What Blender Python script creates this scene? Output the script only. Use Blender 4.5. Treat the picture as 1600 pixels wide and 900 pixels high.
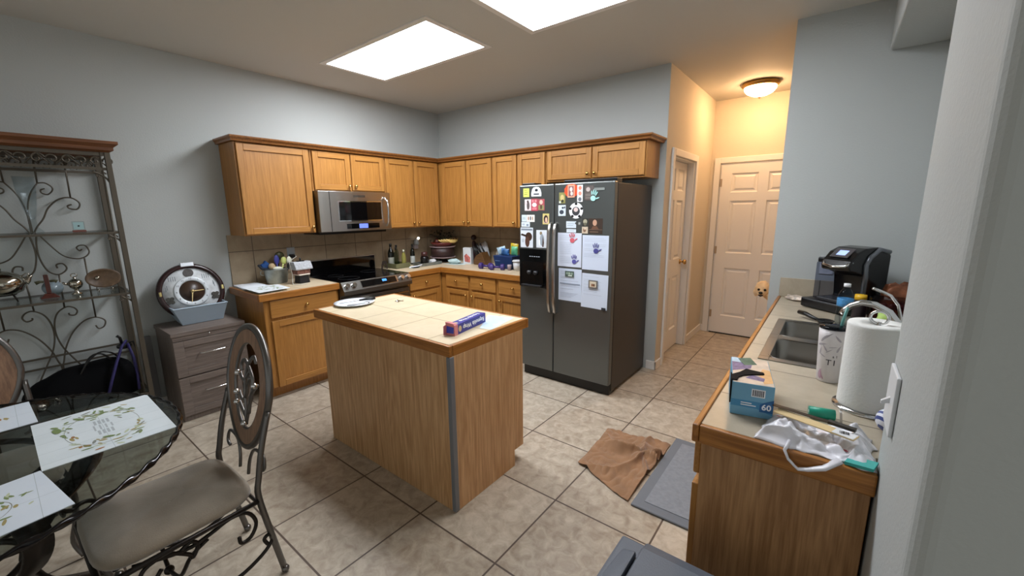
import bpy, bmesh, math, random
from mathutils import Vector, Matrix, noise
PI = math.pi
random.seed(7)
for o in list(bpy.data.objects): bpy.data.objects.remove(o)
scn = bpy.context.scene
COL = scn.collection
# ------------------------------------------------------------------ camera
def cam_setup():
    cd = bpy.data.cameras.new('camera'); cam = bpy.data.objects.new('camera', cd); COL.objects.link(cam)
    cd.sensor_width = 36; cd.lens = 642.05 * 36 / 1600; cd.clip_start = .02; cd.clip_end = 60
    yaw, p, r = .6631, -.1889, -.0112
    f = Vector((-math.sin(yaw)*math.cos(p), math.cos(yaw)*math.cos(p), math.sin(p)))
    rt = f.cross(Vector((0, 0, 1))).normalized(); up = rt.cross(f)
    c, s = math.cos(r), math.sin(r)
    rt2 = c*rt + s*up; up2 = -s*rt + c*up
    m = Matrix((rt2, up2, -f)).transposed().to_4x4(); m.translation = Vector((4.2112, -3.8712, 1.566))
    cam.matrix_world = m
    scn.camera = cam
cam_setup()
# ------------------------------------------------------------------ world, exposure
w = bpy.data.worlds.new('world'); scn.world = w; w.use_nodes = True
w.node_tree.nodes['Background'].inputs[0].default_value = (.86, .88, .86, 1)
w.node_tree.nodes['Background'].inputs[1].default_value = .50
scn.view_settings.view_transform = 'Standard'; scn.view_settings.look = 'None'
scn.view_settings.exposure = 0.34; scn.view_settings.gamma = 1
scn.view_settings.use_curve_mapping = False
PANEL_STRENGTH = 23.0
HALL_STRENGTH = 58.0
# ------------------------------------------------------------------ materials
def lin(c):
    if isinstance(c, str):
        c = c.lstrip('#'); c = [int(c[i:i+2], 16)/255 for i in (0, 2, 4)]
        c = [x/12.92 if x <= .04045 else ((x+.055)/1.055)**2.4 for x in c]
    return (c[0], c[1], c[2], 1)
_m = {}
def base_mat(name):
    m = bpy.data.materials.new(name); m.use_nodes = True
    return m, m.node_tree, m.node_tree.nodes['Principled BSDF']
def M(name, col='#808080', rough=.5, metal=0, emit=0, spec=.5, bump=0, bscale=200, vary=0, vscale=8, trans=0, sss=0, sheen=0, coat=0):
    if name in _m: return _m[name]
    m, nt, b = base_mat(name); c = lin(col)
    b.inputs['Base Color'].default_value = c; b.inputs['Roughness'].default_value = rough
    b.inputs['Metallic'].default_value = metal; b.inputs['Specular IOR Level'].default_value = spec
    if emit: b.inputs['Emission Color'].default_value = c; b.inputs['Emission Strength'].default_value = emit
    if trans: b.inputs['Transmission Weight'].default_value = trans
    if sss: b.inputs['Subsurface Weight'].default_value = sss; b.inputs['Subsurface Radius'].default_value = (.01, .01, .01)
    if sheen: b.inputs['Sheen Weight'].default_value = sheen
    if coat: b.inputs['Coat Weight'].default_value = coat
    L = nt.links; tc = nt.nodes.new('ShaderNodeTexCoord')
    if bump:
        n = nt.nodes.new('ShaderNodeTexNoise'); n.inputs['Scale'].default_value = bscale; n.inputs['Detail'].default_value = 3
        L.new(tc.outputs['Object'], n.inputs['Vector'])
        bp = nt.nodes.new('ShaderNodeBump'); bp.inputs['Strength'].default_value = min(1, bump); bp.inputs['Distance'].default_value = .002
        L.new(n.outputs['Fac'], bp.inputs['Height']); L.new(bp.outputs['Normal'], b.inputs['Normal'])
    if vary:
        n = nt.nodes.new('ShaderNodeTexNoise'); n.inputs['Scale'].default_value = vscale; n.inputs['Detail'].default_value = 5
        L.new(tc.outputs['Object'], n.inputs['Vector'])
        r = nt.nodes.new('ShaderNodeValToRGB'); L.new(n.outputs['Fac'], r.inputs[0])
        r.color_ramp.elements[0].position = .3; r.color_ramp.elements[1].position = .7
        r.color_ramp.elements[0].color = [x*(1-vary) for x in c[:3]]+[1]; r.color_ramp.elements[1].color = [min(1, x*(1+vary)) for x in c[:3]]+[1]
        L.new(r.outputs[0], b.inputs['Base Color'])
    _m[name] = m; return m
def wood(name, ca, cb, grain='z', rough=.4, scale=1., cath=0, coat=.15):
    if name in _m: return _m[name]
    m, nt, b = base_mat(name); N = nt.nodes; L = nt.links
    tc = N.new('ShaderNodeTexCoord'); mp = N.new('ShaderNodeMapping'); L.new(tc.outputs['Object'], mp.inputs[0])
    s = [70*scale]*3; s['xyz'.index(grain)] = 3.2*scale; mp.inputs['Scale'].default_value = s
    n = N.new('ShaderNodeTexNoise'); n.inputs['Scale'].default_value = 1; n.inputs['Detail'].default_value = 6; n.inputs['Roughness'].default_value = .6; n.inputs['Distortion'].default_value = .4
    L.new(mp.outputs[0], n.inputs['Vector'])
    n2 = N.new('ShaderNodeTexNoise'); n2.inputs['Scale'].default_value = 3.5; n2.inputs['Detail'].default_value = 2; L.new(mp.outputs[0], n2.inputs['Vector'])
    mx = N.new('ShaderNodeMath'); mx.operation = 'MULTIPLY_ADD'; L.new(n2.outputs['Fac'], mx.inputs[0]); mx.inputs[1].default_value = .3; 
    L.new(n.outputs['Fac'], mx.inputs[2])
    fac = mx.outputs[0]
    lo, hi = .48, .86
    if cath:
        mp2 = N.new('ShaderNodeMapping'); L.new(tc.outputs['Object'], mp2.inputs[0]); s2 = [7.]*3; s2['xyz'.index(grain)] = .75
        mp2.inputs['Scale'].default_value = s2
        n3 = N.new('ShaderNodeTexNoise'); n3.inputs['Scale'].default_value = .8; n3.inputs['Detail'].default_value = 1.5; n3.inputs['Distortion'].default_value = .3; L.new(mp2.outputs[0], n3.inputs['Vector'])
        mu = N.new('ShaderNodeMath'); mu.operation = 'MULTIPLY'; L.new(n3.outputs['Fac'], mu.inputs[0]); mu.inputs[1].default_value = 95
        si = N.new('ShaderNodeMath'); si.operation = 'SINE'; L.new(mu.outputs[0], si.inputs[0])
        ma = N.new('ShaderNodeMath'); ma.operation = 'MULTIPLY_ADD'; L.new(si.outputs[0], ma.inputs[0]); ma.inputs[1].default_value = .07*cath; L.new(fac, ma.inputs[2]); fac = ma.outputs[0]
    r = N.new('ShaderNodeValToRGB'); L.new(fac, r.inputs[0]); e = r.color_ramp.elements
    e[0].position = lo; e[0].color = lin(cb); e[1].position = hi; e[1].color = lin(ca)
    L.new(r.outputs[0], b.inputs['Base Color']); b.inputs['Roughness'].default_value = rough; b.inputs['Coat Weight'].default_value = coat; b.inputs['Coat Roughness'].default_value = .25
    bp = N.new('ShaderNodeBump'); bp.inputs['Strength'].default_value = .15; bp.inputs['Distance'].default_value = .001; L.new(fac, bp.inputs['Height']); L.new(bp.outputs[0], b.inputs['Normal'])
    _m[name] = m; return m
def tile(name, ca, cb, grout, size, org, plane='xy', mortar=.008, rough=.35, mott=3.5, sizev=None, bumpd=.002, rv=.3):
    if name in _m: return _m[name]
    m, nt, b = base_mat(name); N = nt.nodes; L = nt.links
    tc = N.new('ShaderNodeTexCoord'); sp = N.new('ShaderNodeSeparateXYZ'); L.new(tc.outputs['Object'], sp.inputs[0])
    cm = N.new('ShaderNodeCombineXYZ')
    a, c = ['xyz'.index(q) for q in plane]
    for k, i in ((0, a), (1, c)):
        ad = N.new('ShaderNodeMath'); ad.operation = 'SUBTRACT'; L.new(sp.outputs[i], ad.inputs[0]); ad.inputs[1].default_value = org[k]-50*(size if k == 0 else (sizev or size)); L.new(ad.outputs[0], cm.inputs[k])
    br = N.new('ShaderNodeTexBrick'); br.offset = 0; br.squash = 1; L.new(cm.outputs[0], br.inputs['Vector'])
    br.inputs['Scale'].default_value = 1; br.inputs['Brick Width'].default_value = size; br.inputs['Row Height'].default_value = sizev or size
    br.inputs['Mortar Size'].default_value = mortar/2; br.inputs['Mortar Smooth'].default_value = .2; br.inputs['Bias'].default_value = 0
    br.inputs['Color1'].default_value = (.42, .42, .42, 1); br.inputs['Color2'].default_value = (.6, .6, .6, 1); br.inputs['Mortar'].default_value = (.5, .5, .5, 1)
    n = N.new('ShaderNodeTexNoise'); n.inputs['Scale'].default_value = mott; n.inputs['Detail'].default_value = 8; n.inputs['Roughness'].default_value = .65; n.inputs['Distortion'].default_value = .6
    L.new(tc.outputs['Object'], n.inputs['Vector'])
    bw = N.new('ShaderNodeRGBToBW'); L.new(br.outputs['Color'], bw.inputs[0])
    av = N.new('ShaderNodeMath'); av.operation = 'MULTIPLY_ADD'; L.new(bw.outputs[0], av.inputs[0]); av.inputs[1].default_value = .5; 
    hf = N.new('ShaderNodeMath'); hf.operation = 'MULTIPLY'; L.new(n.outputs['Fac'], hf.inputs[0]); hf.inputs[1].default_value = .9; L.new(hf.outputs[0], av.inputs[2])
    r = N.new('ShaderNodeValToRGB'); L.new(av.outputs[0], r.inputs[0]); e = r.color_ramp.elements
    e[0].position = .52; e[0].color = lin(ca); e[1].position = .92; e[1].color = lin(cb)
    mx = N.new('ShaderNodeMix'); mx.data_type = 'RGBA'; L.new(br.outputs['Fac'], mx.inputs[0]); L.new(r.outputs[0], mx.inputs[6]); mx.inputs[7].default_value = lin(grout)
    L.new(mx.outputs[2], b.inputs['Base Color'])
    rr = N.new('ShaderNodeMath'); rr.operation = 'MULTIPLY_ADD'; L.new(n.outputs['Fac'], rr.inputs[0]); rr.inputs[1].default_value = rv; rr.inputs[2].default_value = rough-rv*.4; L.new(rr.outputs[0], b.inputs['Roughness'])
    iv = N.new('ShaderNodeMath'); iv.operation = 'MULTIPLY_ADD'; L.new(br.outputs['Fac'], iv.inputs[0]); iv.inputs[1].default_value = -1; L.new(hf.outputs[0], iv.inputs[2])
    bp = N.new('ShaderNodeBump'); bp.inputs['Strength'].default_value = .35; bp.inputs['Distance'].default_value = bumpd; L.new(iv.outputs[0], bp.inputs['Height']); L.new(bp.outputs[0], b.inputs['Normal'])
    _m[name] = m; return m
def glass(name, col='#ffffff', rough=0.02, dens=1.0):
    """thin clear glass / clear plastic: transparency with mirror reflection by Fresnel"""
    if name in _m: return _m[name]
    m = bpy.data.materials.new(name); m.use_nodes = True; nt = m.node_tree; N = nt.nodes; L = nt.links
    N.remove(N['Principled BSDF']); t = N.new('ShaderNodeBsdfTransparent'); t.inputs[0].default_value = lin(col)
    g = N.new('ShaderNodeBsdfGlossy'); g.inputs['Roughness'].default_value = rough
    lw = N.new('ShaderNodeLayerWeight'); pw = N.new('ShaderNodeMath'); pw.operation = 'POWER'; L.new(lw.outputs['Facing'], pw.inputs[0]); pw.inputs[1].default_value = 4.5; f = N.new('ShaderNodeMath'); f.operation = 'MULTIPLY_ADD'; L.new(pw.outputs[0], f.inputs[0]); f.inputs[1].default_value = .6; f.inputs[2].default_value = .012
    x = N.new('ShaderNodeMixShader'); L.new(f.outputs[0], x.inputs[0]); L.new(t.outputs[0], x.inputs[1]); L.new(g.outputs[0], x.inputs[2]); L.new(x.outputs[0], N['Material Output'].inputs[0])
    _m[name] = m; return m
OAK_A, OAK_B = '#b78140', '#99672e'
WZ = wood('oak_vertical', OAK_A, OAK_B, 'z'); WX = wood('oak_along_x', OAK_A, OAK_B, 'x'); WY = wood('oak_along_y', OAK_A, OAK_B, 'y')
TX = wood('oak_trim_x', '#b87a35', '#8a541c', 'x'); TY = wood('oak_trim_y', '#b87a35', '#8a541c', 'y')
CROWN = wood('oak_crown', '#95602c', '#6e421a', 'x')
PALE = wood('pale_oak_panel', '#d6ac7e', '#b28657', 'z', cath=.8, rough=.5, coat=.05)
PALE2 = wood('counter_oak_panel', '#bf9162', '#986c42', 'z', cath=.7, rough=.5, coat=.05)
GREYW = wood('grey_brown_wood_finish', '#84776e', '#655a54', 'y', rough=.5, coat=0, scale=1.2)
GREYWZ = wood('grey_brown_wood_finish_upright', '#84776e', '#655a54', 'z', rough=.5, coat=0, scale=1.2)
RACKW = wood('rack_brown_wood', '#80502c', '#5b3418', 'y', rough=.4)
CHW = wood('chair_brown_wood', '#a07c60', '#765845', 'z', rough=.4)
def wall_mat(name, c, b=.5):
    return M(name, c, rough=.75, bump=b, bscale=90, spec=.25)
WALL = wall_mat('grey_wall_paint', '#b5b9b7')
HALLW = wall_mat('beige_hall_paint', '#d2c8b6')
CEIL = wall_mat('ceiling_paint', '#cccac3', .35)
WHITE = M('white_paint', '#e6e3de', .4)
FLOOR = tile('floor_tile', '#948573', '#c6bba9', '#54463c', .514, (2.135, -2.677), mortar=.010, rough=.34, mott=15)
CT = tile('counter_tile', '#c2ae90', '#d4c4a8', '#9c8a6e', .333, (1.60, -2.24), mortar=.008, rough=.36, mott=9, rv=.03, bumpd=.0006)
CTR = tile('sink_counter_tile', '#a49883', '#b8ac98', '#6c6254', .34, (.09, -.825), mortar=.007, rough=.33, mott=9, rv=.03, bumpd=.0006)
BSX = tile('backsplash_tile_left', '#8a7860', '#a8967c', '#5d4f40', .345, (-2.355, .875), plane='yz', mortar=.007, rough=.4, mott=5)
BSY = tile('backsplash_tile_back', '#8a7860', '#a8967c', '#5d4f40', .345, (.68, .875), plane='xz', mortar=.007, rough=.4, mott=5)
STEEL = M('brushed_steel', '#b9b4ae', .28, 1, bump=.05, bscale=300)
STEELD = M('dark_stainless', '#7d7c78', .36, 1)
CHROME = M('chrome', '#d8d8d8', .12, 1)
BLACK = M('black_plastic', '#0c0c0d', .35)
BLKG = M('black_glass', '#050506', .08)
BRASS = M('brass', '#c8a060', .25, 1)
IRON = M('dark_iron', '#2c2724', .38, .7)
RACKI = M('bronze_iron', '#5c554a', .45, .5)
PEWTER = M('pewter_tube', '#6e6b68', .3, .85)
PAPER = M('white_paper', '#dfe6ee', .7)
# ------------------------------------------------------------------ mesh helpers
class B:
    def __init__(s): s.v = []; s.f = []; s.T = None
    def add(s, vs, fs, m=0, sm=False):
        n = len(s.v)
        for q in vs:
            q = Vector(q); s.v.append(s.T @ q if s.T else q)
        for q in fs: s.f.append(([n+i for i in q], m, sm))
        return s
    def box(s, x0, x1, y0, y1, z0, z1, m=0):
        vs = [(x, y, z) for x in (x0, x1) for y in (y0, y1) for z in (z0, z1)]
        return s.add(vs, [(0, 1, 3, 2), (4, 6, 7, 5), (0, 4, 5, 1), (2, 3, 7, 6), (0, 2, 6, 4), (1, 5, 7, 3)], m)
    def cbox(s, c, d, m=0):
        return s.box(c[0]-d[0]/2, c[0]+d[0]/2, c[1]-d[1]/2, c[1]+d[1]/2, c[2]-d[2]/2, c[2]+d[2]/2, m)
    def hexa(s, p, m=0):   # 8 points: bottom 4 ccw, top 4 ccw
        return s.add(p, [(3, 2, 1, 0), (4, 5, 6, 7), (0, 1, 5, 4), (1, 2, 6, 5), (2, 3, 7, 6), (3, 0, 4, 7)], m)
    def prism(s, poly, h0, h1, ax='z', m=0, sm=False):
        def P(a, b, h): return {'z': (a, b, h), 'y': (a, h, b), 'x': (h, a, b)}[ax]
        n = len(poly); vs = [P(a, b, h0) for a, b in poly]+[P(a, b, h1) for a, b in poly]
        s.add(vs, [tuple(range(n))[::-1], tuple(range(n, 2*n))], m)
        k = len(s.v)-2*n
        for i in range(n): s.f.append(([k+i, k+(i+1) % n, k+n+(i+1) % n, k+n+i], m, sm))
        return s
    def tube(s, pts, r, seg=8, closed=False, m=0, flat=1):
        pts = [Vector(p) for p in pts]; n = len(pts)
        R = r if isinstance(r, (list, tuple)) else [r]*n
        tg = []
        for i in range(n):
            a = pts[(i-1) % n] if (closed or i) else pts[0]; b = pts[(i+1) % n] if (closed or i < n-1) else pts[-1]
            d = (b-a); tg.append(d.normalized() if d.length > 1e-9 else Vector((0, 0, 1)))
        up = Vector((0, 0, 1)) if abs(tg[0].z) < .9 else Vector((1, 0, 0))
        u = tg[0].cross(up).normalized(); vs = []
        for i in range(n):
            u = (u - tg[i]*u.dot(tg[i])).normalized(); w_ = tg[i].cross(u)
            for k in range(seg):
                a = 2*PI*k/seg; vs.append(pts[i]+(u*math.cos(a)*flat+w_*math.sin(a))*R[i])
        fs = []
        for i in range(n if closed else n-1):
            j = (i+1) % n
            for k in range(seg): fs.append((i*seg+k, i*seg+(k+1) % seg, j*seg+(k+1) % seg, j*seg+k))
        s.add(vs, fs, m, True)
        if not closed:
            k0 = len(s.v)-n*seg
            s.f.append(([k0+i for i in range(seg)][::-1], m, True)); s.f.append(([k0+(n-1)*seg+i for i in range(seg)], m, True))
        return s
    def lathe(s, prof, c=(0, 0, 0), seg=24, m=0, sm=True, ax='z', sx=1, sy=1):
        vs = []
        for r, z in prof:
            r = max(r, 1e-4)
            for k in range(seg):
                a = 2*PI*k/seg; x, y = r*math.cos(a)*sx, r*math.sin(a)*sy
                p = {'z': (x, y, z), 'y': (x, z, y), 'x': (z, x, y)}[ax]
                vs.append((c[0]+p[0], c[1]+p[1], c[2]+p[2]))
        n = len(prof); fs = [(i*seg+k, i*seg+(k+1) % seg, (i+1)*seg+(k+1) % seg, (i+1)*seg+k) for i in range(n-1) for k in range(seg)]
        s.add(vs, fs, m, sm)
        if prof[0] == prof[-1]: return s
        k0 = len(s.v)-n*seg
        s.f.append(([k0+i for i in range(seg)][::-1], m, False)); s.f.append(([k0+(n-1)*seg+i for i in range(seg)], m, False))
        return s
    def ball(s, c, r, m=0, seg=14, sc=(1, 1, 1)):
        k = seg//2; vs = []; 
        for i in range(k+1):
            t = PI*i/k
            for j in range(seg):
                a = 2*PI*j/seg; rr = max(math.sin(t), 1e-3)
                vs.append((c[0]+r*rr*math.cos(a)*sc[0], c[1]+r*rr*math.sin(a)*sc[1], c[2]-r*math.cos(t)*sc[2]))
        fs = [(i*seg+j, i*seg+(j+1) % seg, (i+1)*seg+(j+1) % seg, (i+1)*seg+j) for i in range(k) for j in range(seg)]
        return s.add(vs, fs, m, True)
    def grid(s, fn, nu, nv, m=0, sm=True, wrap=False):
        vs = [fn(i/nu, j/nv) for i in range(nu+1) for j in range(nv+1)]
        fs = [(i*(nv+1)+j, (i+1)*(nv+1)+j, (i+1)*(nv+1)+j+1, i*(nv+1)+j+1) for i in range(nu) for j in range(nv)]
        return s.add(vs, fs, m, sm)
    def build(s, name, mats, parent=None, bevel=0, sub=0, solid=0, org=None, remesh=0, seg=2, recalc=True):
        if not isinstance(mats, (list, tuple)): mats = [mats]
        root = parent
        while root is not None and root.parent is not None: root = root.parent
        off = root.location.copy() if root is not None else (Vector(org) if org else Vector((0, 0, 0)))
        me = bpy.data.meshes.new(name); me.from_pydata([v-off for v in s.v], [], [f[0] for f in s.f])
        for mt in mats: me.materials.append(mt)
        for p, f in zip(me.polygons, s.f): p.material_index = f[1]; p.use_smooth = f[2]
        bm = bmesh.new(); bm.from_mesh(me)
        if recalc: bmesh.ops.recalc_face_normals(bm, faces=bm.faces)
        bm.to_mesh(me); bm.free()
        o = bpy.data.objects.new(name, me); COL.objects.link(o)
        if parent is None: o.location = off
        else: o.parent = parent
        if remesh:
            q = o.modifiers.new('remesh', 'REMESH'); q.mode = 'VOXEL'; q.voxel_size = remesh; q.use_smooth_shade = True
            q2 = o.modifiers.new('smooth', 'SMOOTH'); q2.factor = .5; q2.iterations = 6
        if solid: q = o.modifiers.new('solid', 'SOLIDIFY'); q.thickness = solid; q.offset = 0
        if bevel:
            q = o.modifiers.new('bevel', 'BEVEL'); q.width = bevel; q.segments = seg; q.limit_method = 'ANGLE'; q.angle_limit = .7; q.harden_normals = False
        if sub: q = o.modifiers.new('sub', 'SUBSURF'); q.levels = sub; q.render_levels = sub
        return o
def thing(name, label, cat, loc=(0, 0, 0), group=None, rz=0):
    o = bpy.data.objects.new(name, None); COL.objects.link(o); o.location = loc; o.rotation_euler = (0, 0, rz)
    o.empty_display_size = .05
    return tag(o, label, cat, group)
def tag(o, label, cat, group=None, kind=None):
    o['label'] = label; o['category'] = cat
    if group: o['group'] = group
    if kind: o['kind'] = kind
    return o
def struct(name, b, m, bevel=0, seg=3):
    o = b.build(name, m, bevel=bevel, seg=seg); o['kind'] = 'structure'; return o
def copy_tree(o, parent=None):
    c = o.copy(); COL.objects.link(c)
    if parent is not None: c.parent = parent
    for ch in list(o.children): copy_tree(ch, c)
    return c
def text_geo(txt, size, mat, parent, mw, ext=.0004, name='lettering', bold=0):
    """lettering as a thin solid; mw = matrix placing the text's x/y plane in the room"""
    cu = bpy.data.curves.new(name, 'FONT'); cu.body = txt; cu.size = size; cu.extrude = ext; cu.align_x = 'CENTER'; cu.align_y = 'CENTER'; cu.offset = bold
    cu.resolution_u = 3
    t = bpy.data.objects.new('tmp', cu); COL.objects.link(t)
    dg = bpy.context.evaluated_depsgraph_get(); me = bpy.data.meshes.new_from_object(t.evaluated_get(dg)); me.name = name
    COL.objects.unlink(t); bpy.data.objects.remove(t)
    root = parent
    while root.parent is not None: root = root.parent
    me.transform(Matrix.Translation(-root.location) @ mw); me.materials.clear(); me.materials.append(mat)
    o = bpy.data.objects.new(name, me); COL.objects.link(o); o.parent = parent; return o
def frame(o, x, y):   # matrix with text x-axis along x, text up along y, at o
    x = Vector(x).normalized(); y = Vector(y); y = (y-x*y.dot(x)).normalized(); z = x.cross(y)
    m = Matrix((x, y, z)).transposed().to_4x4(); m.translation = Vector(o); return m
def slab_holes(b, x0, x1, z0, z1, y0, y1, holes, ax):
    """rectangle a=x0..x1, c=z0..z1, thickness y0..y1 with rectangular holes; ax = thickness axis"""
    xs = sorted({x0, x1, *[h[0] for h in holes], *[h[1] for h in holes]}); zs = sorted({z0, z1, *[h[2] for h in holes], *[h[3] for h in holes]})
    for i in range(len(xs)-1):
        for j in range(len(zs)-1):
            cx, cz = (xs[i]+xs[i+1])/2, (zs[j]+zs[j+1])/2
            if any(h[0] < cx < h[1] and h[2] < cz < h[3] for h in holes): continue
            a = (xs[i], xs[i+1]); c = (zs[j], zs[j+1])
            if ax == 'y': b.box(a[0], a[1], y0, y1, c[0], c[1])
            elif ax == 'x': b.box(y0, y1, a[0], a[1], c[0], c[1])
            else: b.box(a[0], a[1], c[0], c[1], y0, y1)
    return b
H = 2.788
# ------------------------------------------------------------------ the room
struct('floor', B().box(-.12, 6.5, -7, 1.9, -.08, 0), FLOOR)
P1 = (.70, 1.965, -1.875, -1.295); P2 = (2.41, 3.675, -1.875, -1.295)
struct('ceiling', slab_holes(B(), -.12, 6.5, -7, 1.9, H, H+.14, [P1, P2], 'z'), CEIL)
struct('wall_left', B().box(-.12, 0, -7, .12, 0, H), WALL)
struct('wall_back', B().box(0, 2.83, 0, .12, 0, H), WALL)
b = B(); slab_holes(b, .0, 1.8, 0, H, 2.83, 2.954, [(.215, .955, -.01, 2.045)], 'x')
struct('wall_hall_left', b, HALLW)
struct('trim_1', B().box(2.83, 2.953, -.002, 0, 0, H), WALL)
b = B(); slab_holes(b, 2.954, 4.9, 0, H, 1.685, 1.8, [(3.055, 3.975, -.01, 2.075)], 'y'); struct('wall_hall_end', b, HALLW)
struct('wall_hall_right', B().box(4.78, 4.9, -.18, 1.685, 0, H), HALLW)
b = B().box(3.869, 4.78, -.301, -.241, 0, H); struct('wall_right', b, WALL)
struct('wall_hall_divider', B().box(3.869, 4.78, -.241, -.18, 0, H), HALLW)
struct('wall_sink', B().box(4.62, 4.78, -2.52, -.301, 0, H), WALL)
struct('wall_soffit', B().box(4.361, 4.62, -2.52, -.301, 2.487, H), WALL, bevel=.012)
struct('wall_near', B().box(4.362, 6.5, -3.03, -2.52, 0, H), WALL, bevel=.028, seg=5)
# baseboards
def baseb(name, x0, x1, y0, y1): struct(name, B().box(x0, x1, y0, y1, 0, .085), WHITE, bevel=.005)
baseb('baseboard_left', 0, .014, -7, -2.57)
baseb('baseboard_back', 2.87, 2.968, -.016, 0)
baseb('baseboard_hall_left', 2.954, 2.968, -.016, .145)
baseb('baseboard_hall_side', 2.954, 2.968, 1.025, 1.685)
baseb('baseboard_hall_end', 2.968, 2.99, 1.671, 1.685)
# doors: six panel
def six_panel(u0, u1, z0, z1, place, name, parts):
    """door slab in (u, w, z) with w outward; six raised panels"""
    root = B(); wd = u1-u0
    st = .115*wd/.9; mid = .10*wd/.9; pw = (wd-2*st-mid)/2
    rows = [(.235, .835), (1.02, 1.64), (1.735, 1.955)]
    holes = []
    for r in rows:
        for k in range(2):
            a = u0+st+k*(pw+mid); holes.append((a, a+pw, r[0], r[1]))
    b = B()
    xs = sorted({u0, u1, *[h[0] for h in holes], *[h[1] for h in holes]}); zs = sorted({z0, z1, *[h[2] for h in holes], *[h[3] for h in holes]})
    for i in range(len(xs)-1):
        for j in range(len(zs)-1):
            cx, cz = (xs[i]+xs[i+1])/2, (zs[j]+zs[j+1])/2
            if any(h[0] < cx < h[1] and h[2] < cz < h[3] for h in holes): continue
            b.add([place(u, w_, z) for u in (xs[i], xs[i+1]) for w_ in (0, .035) for z in (zs[j], zs[j+1])], [(0, 1, 3, 2), (4, 6, 7, 5), (0, 4, 5, 1), (2, 3, 7, 6), (0, 2, 6, 4), (1, 5, 7, 3)])
    for (a, c, d, e) in holes:   # sloped moulding down to a field that rises again
        def ring(i, w_): return [place(a+i, w_, d+i), place(c-i, w_, d+i), place(c-i, w_, e-i), place(a+i, w_, e-i)]
        R = [ring(0, .035), ring(.012, .022), ring(.026, .022), ring(.045, .031)]
        vs = sum(R, []); fs = [(k*4+i, k*4+(i+1) % 4, (k+1)*4+(i+1) % 4, (k+1)*4+i) for k in range(3) for i in range(4)]+[(12, 13, 14, 15)]
        b.add(vs, fs)
    o = b.build(name, WHITE, recalc=False); o['kind'] = 'structure'
    bm = bmesh.new(); bm.from_mesh(o.data); bmesh.ops.recalc_face_normals(bm, faces=bm.faces); bm.to_mesh(o.data); bm.free()
    return o
d2 = six_panel(3.075, 3.955, .015, 2.055, lambda u, w_, z: (u, 1.70-w_, z), 'door_1', None)
def hinge(par, place, z):
    b = B(); p = place(0, 0, z); b.add([place(u, w_, zz) for u in (-.012, .012) for w_ in (0, .006) for zz in (z-.045, z+.045)], [(0, 1, 3, 2), (4, 6, 7, 5), (0, 4, 5, 1), (2, 3, 7, 6), (0, 2, 6, 4), (1, 5, 7, 3)])
    b.build('hinge', M('hinge_metal', '#b8a48c', .35, .8), par)
for z in (.25, 1.05, 1.85): hinge(d2, lambda u, w_, zz: (3.078+u, 1.665-w_, zz), z)
b = B().box(3.075, 3.955, 1.66, 1.70, 0, .013); b.build('sweep', M('dark_rubber', '#1c1a18', .6), d2)
def casing(name, boxes): 
    b = B()
    for q in boxes: b.box(*q)
    return struct(name, b, WHITE, bevel=.006)
casing('trim_2', [(2.99, 3.055, 1.665, 1.685, 0, 2.14), (3.975, 4.04, 1.665, 1.685, 0, 2.14), (3.055, 3.975, 1.665, 1.685, 2.075, 2.14),
                  (3.055, 3.073, 1.685, 1.8, 0, 2.075), (3.957, 3.975, 1.685, 1.8, 0, 2.075), (3.073, 3.957, 1.685, 1.8, 2.06, 2.075)])
casing('trim_3', [(2.954, 2.974, .15, .215, 0, 2.11), (2.954, 2.974, .955, 1.02, 0, 2.11), (2.954, 2.974, .215, .955, 2.045, 2.11),
                  (2.83, 2.954, .215, .233, 0, 2.045), (2.83, 2.954, .937, .955, 0, 2.045), (2.83, 2.954, .233, .937, 2.03, 2.045)])
d1 = six_panel(.237, .933, .015, 2.025, lambda u, w_, z: (2.85+w_, u, z), 'door_2', None)
b = B().lathe([(.028, 0), (.028, .006), (.010, .010), (.010, .035), (.024, .042), (.029, .055), (.022, .068), (.001, .072)], (2.885, .865, .975), 18, ax='x')
b.build('door_knob', BRASS, d1)
b = B().tube([(2.893, .40, 1.99), (2.893, .40, 1.86), (2.898, .42, 1.80), (2.893, .43, 1.72)], .006); b.build('latch_hook', BRASS, d1)
# backsplash tiles on the walls
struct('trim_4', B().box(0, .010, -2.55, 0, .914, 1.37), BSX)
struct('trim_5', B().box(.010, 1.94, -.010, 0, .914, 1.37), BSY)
# ------------------------------------------------------------------ ceiling lights
EM = M('light_diffuser', '#f3f8ff', .5, emit=PANEL_STRENGTH)
EM2 = M('light_diffuser_dimmer', '#f3f8ff', .5, emit=PANEL_STRENGTH*.68)
for i, P in enumerate((P1, P2)):
    t = thing('ceiling_light', ['recessed fluorescent ceiling panel above the stove side, wholly in view', 'recessed fluorescent ceiling panel nearer the sink, cut by the top of the photo'][i], 'light', ((P[0]+P[1])/2, (P[2]+P[3])/2, H), 'recessed ceiling light panels')
    b = B(); fw = .038
    slab_holes(b, P[0]-fw, P[1]+fw, P[2]-fw, P[3]+fw, H-.008, H, [(P[0]+.004, P[1]-.004, P[2]+.004, P[3]-.004)], 'z'); b.build('trim_frame', WHITE, t)
    b = B(); z0, z1 = H, H+.03
    for q in ((P[0], P[0]+.004, P[2], P[3]), (P[1]-.004, P[1], P[2], P[3]), (P[0]+.004, P[1]-.004, P[2], P[2]+.004), (P[0]+.004, P[1]-.004, P[3]-.004, P[3])): b.box(q[0], q[1], q[2], q[3], z0, z1)
    b.build('housing', M('white_enamel', '#f0f0f0', .4), t)
    B().box(P[0]+.004, P[1]-.004, P[2]+.004, P[3]-.004, H+.012, H+.02).build('diffuser', EM if i == 0 else EM2, t)
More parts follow.
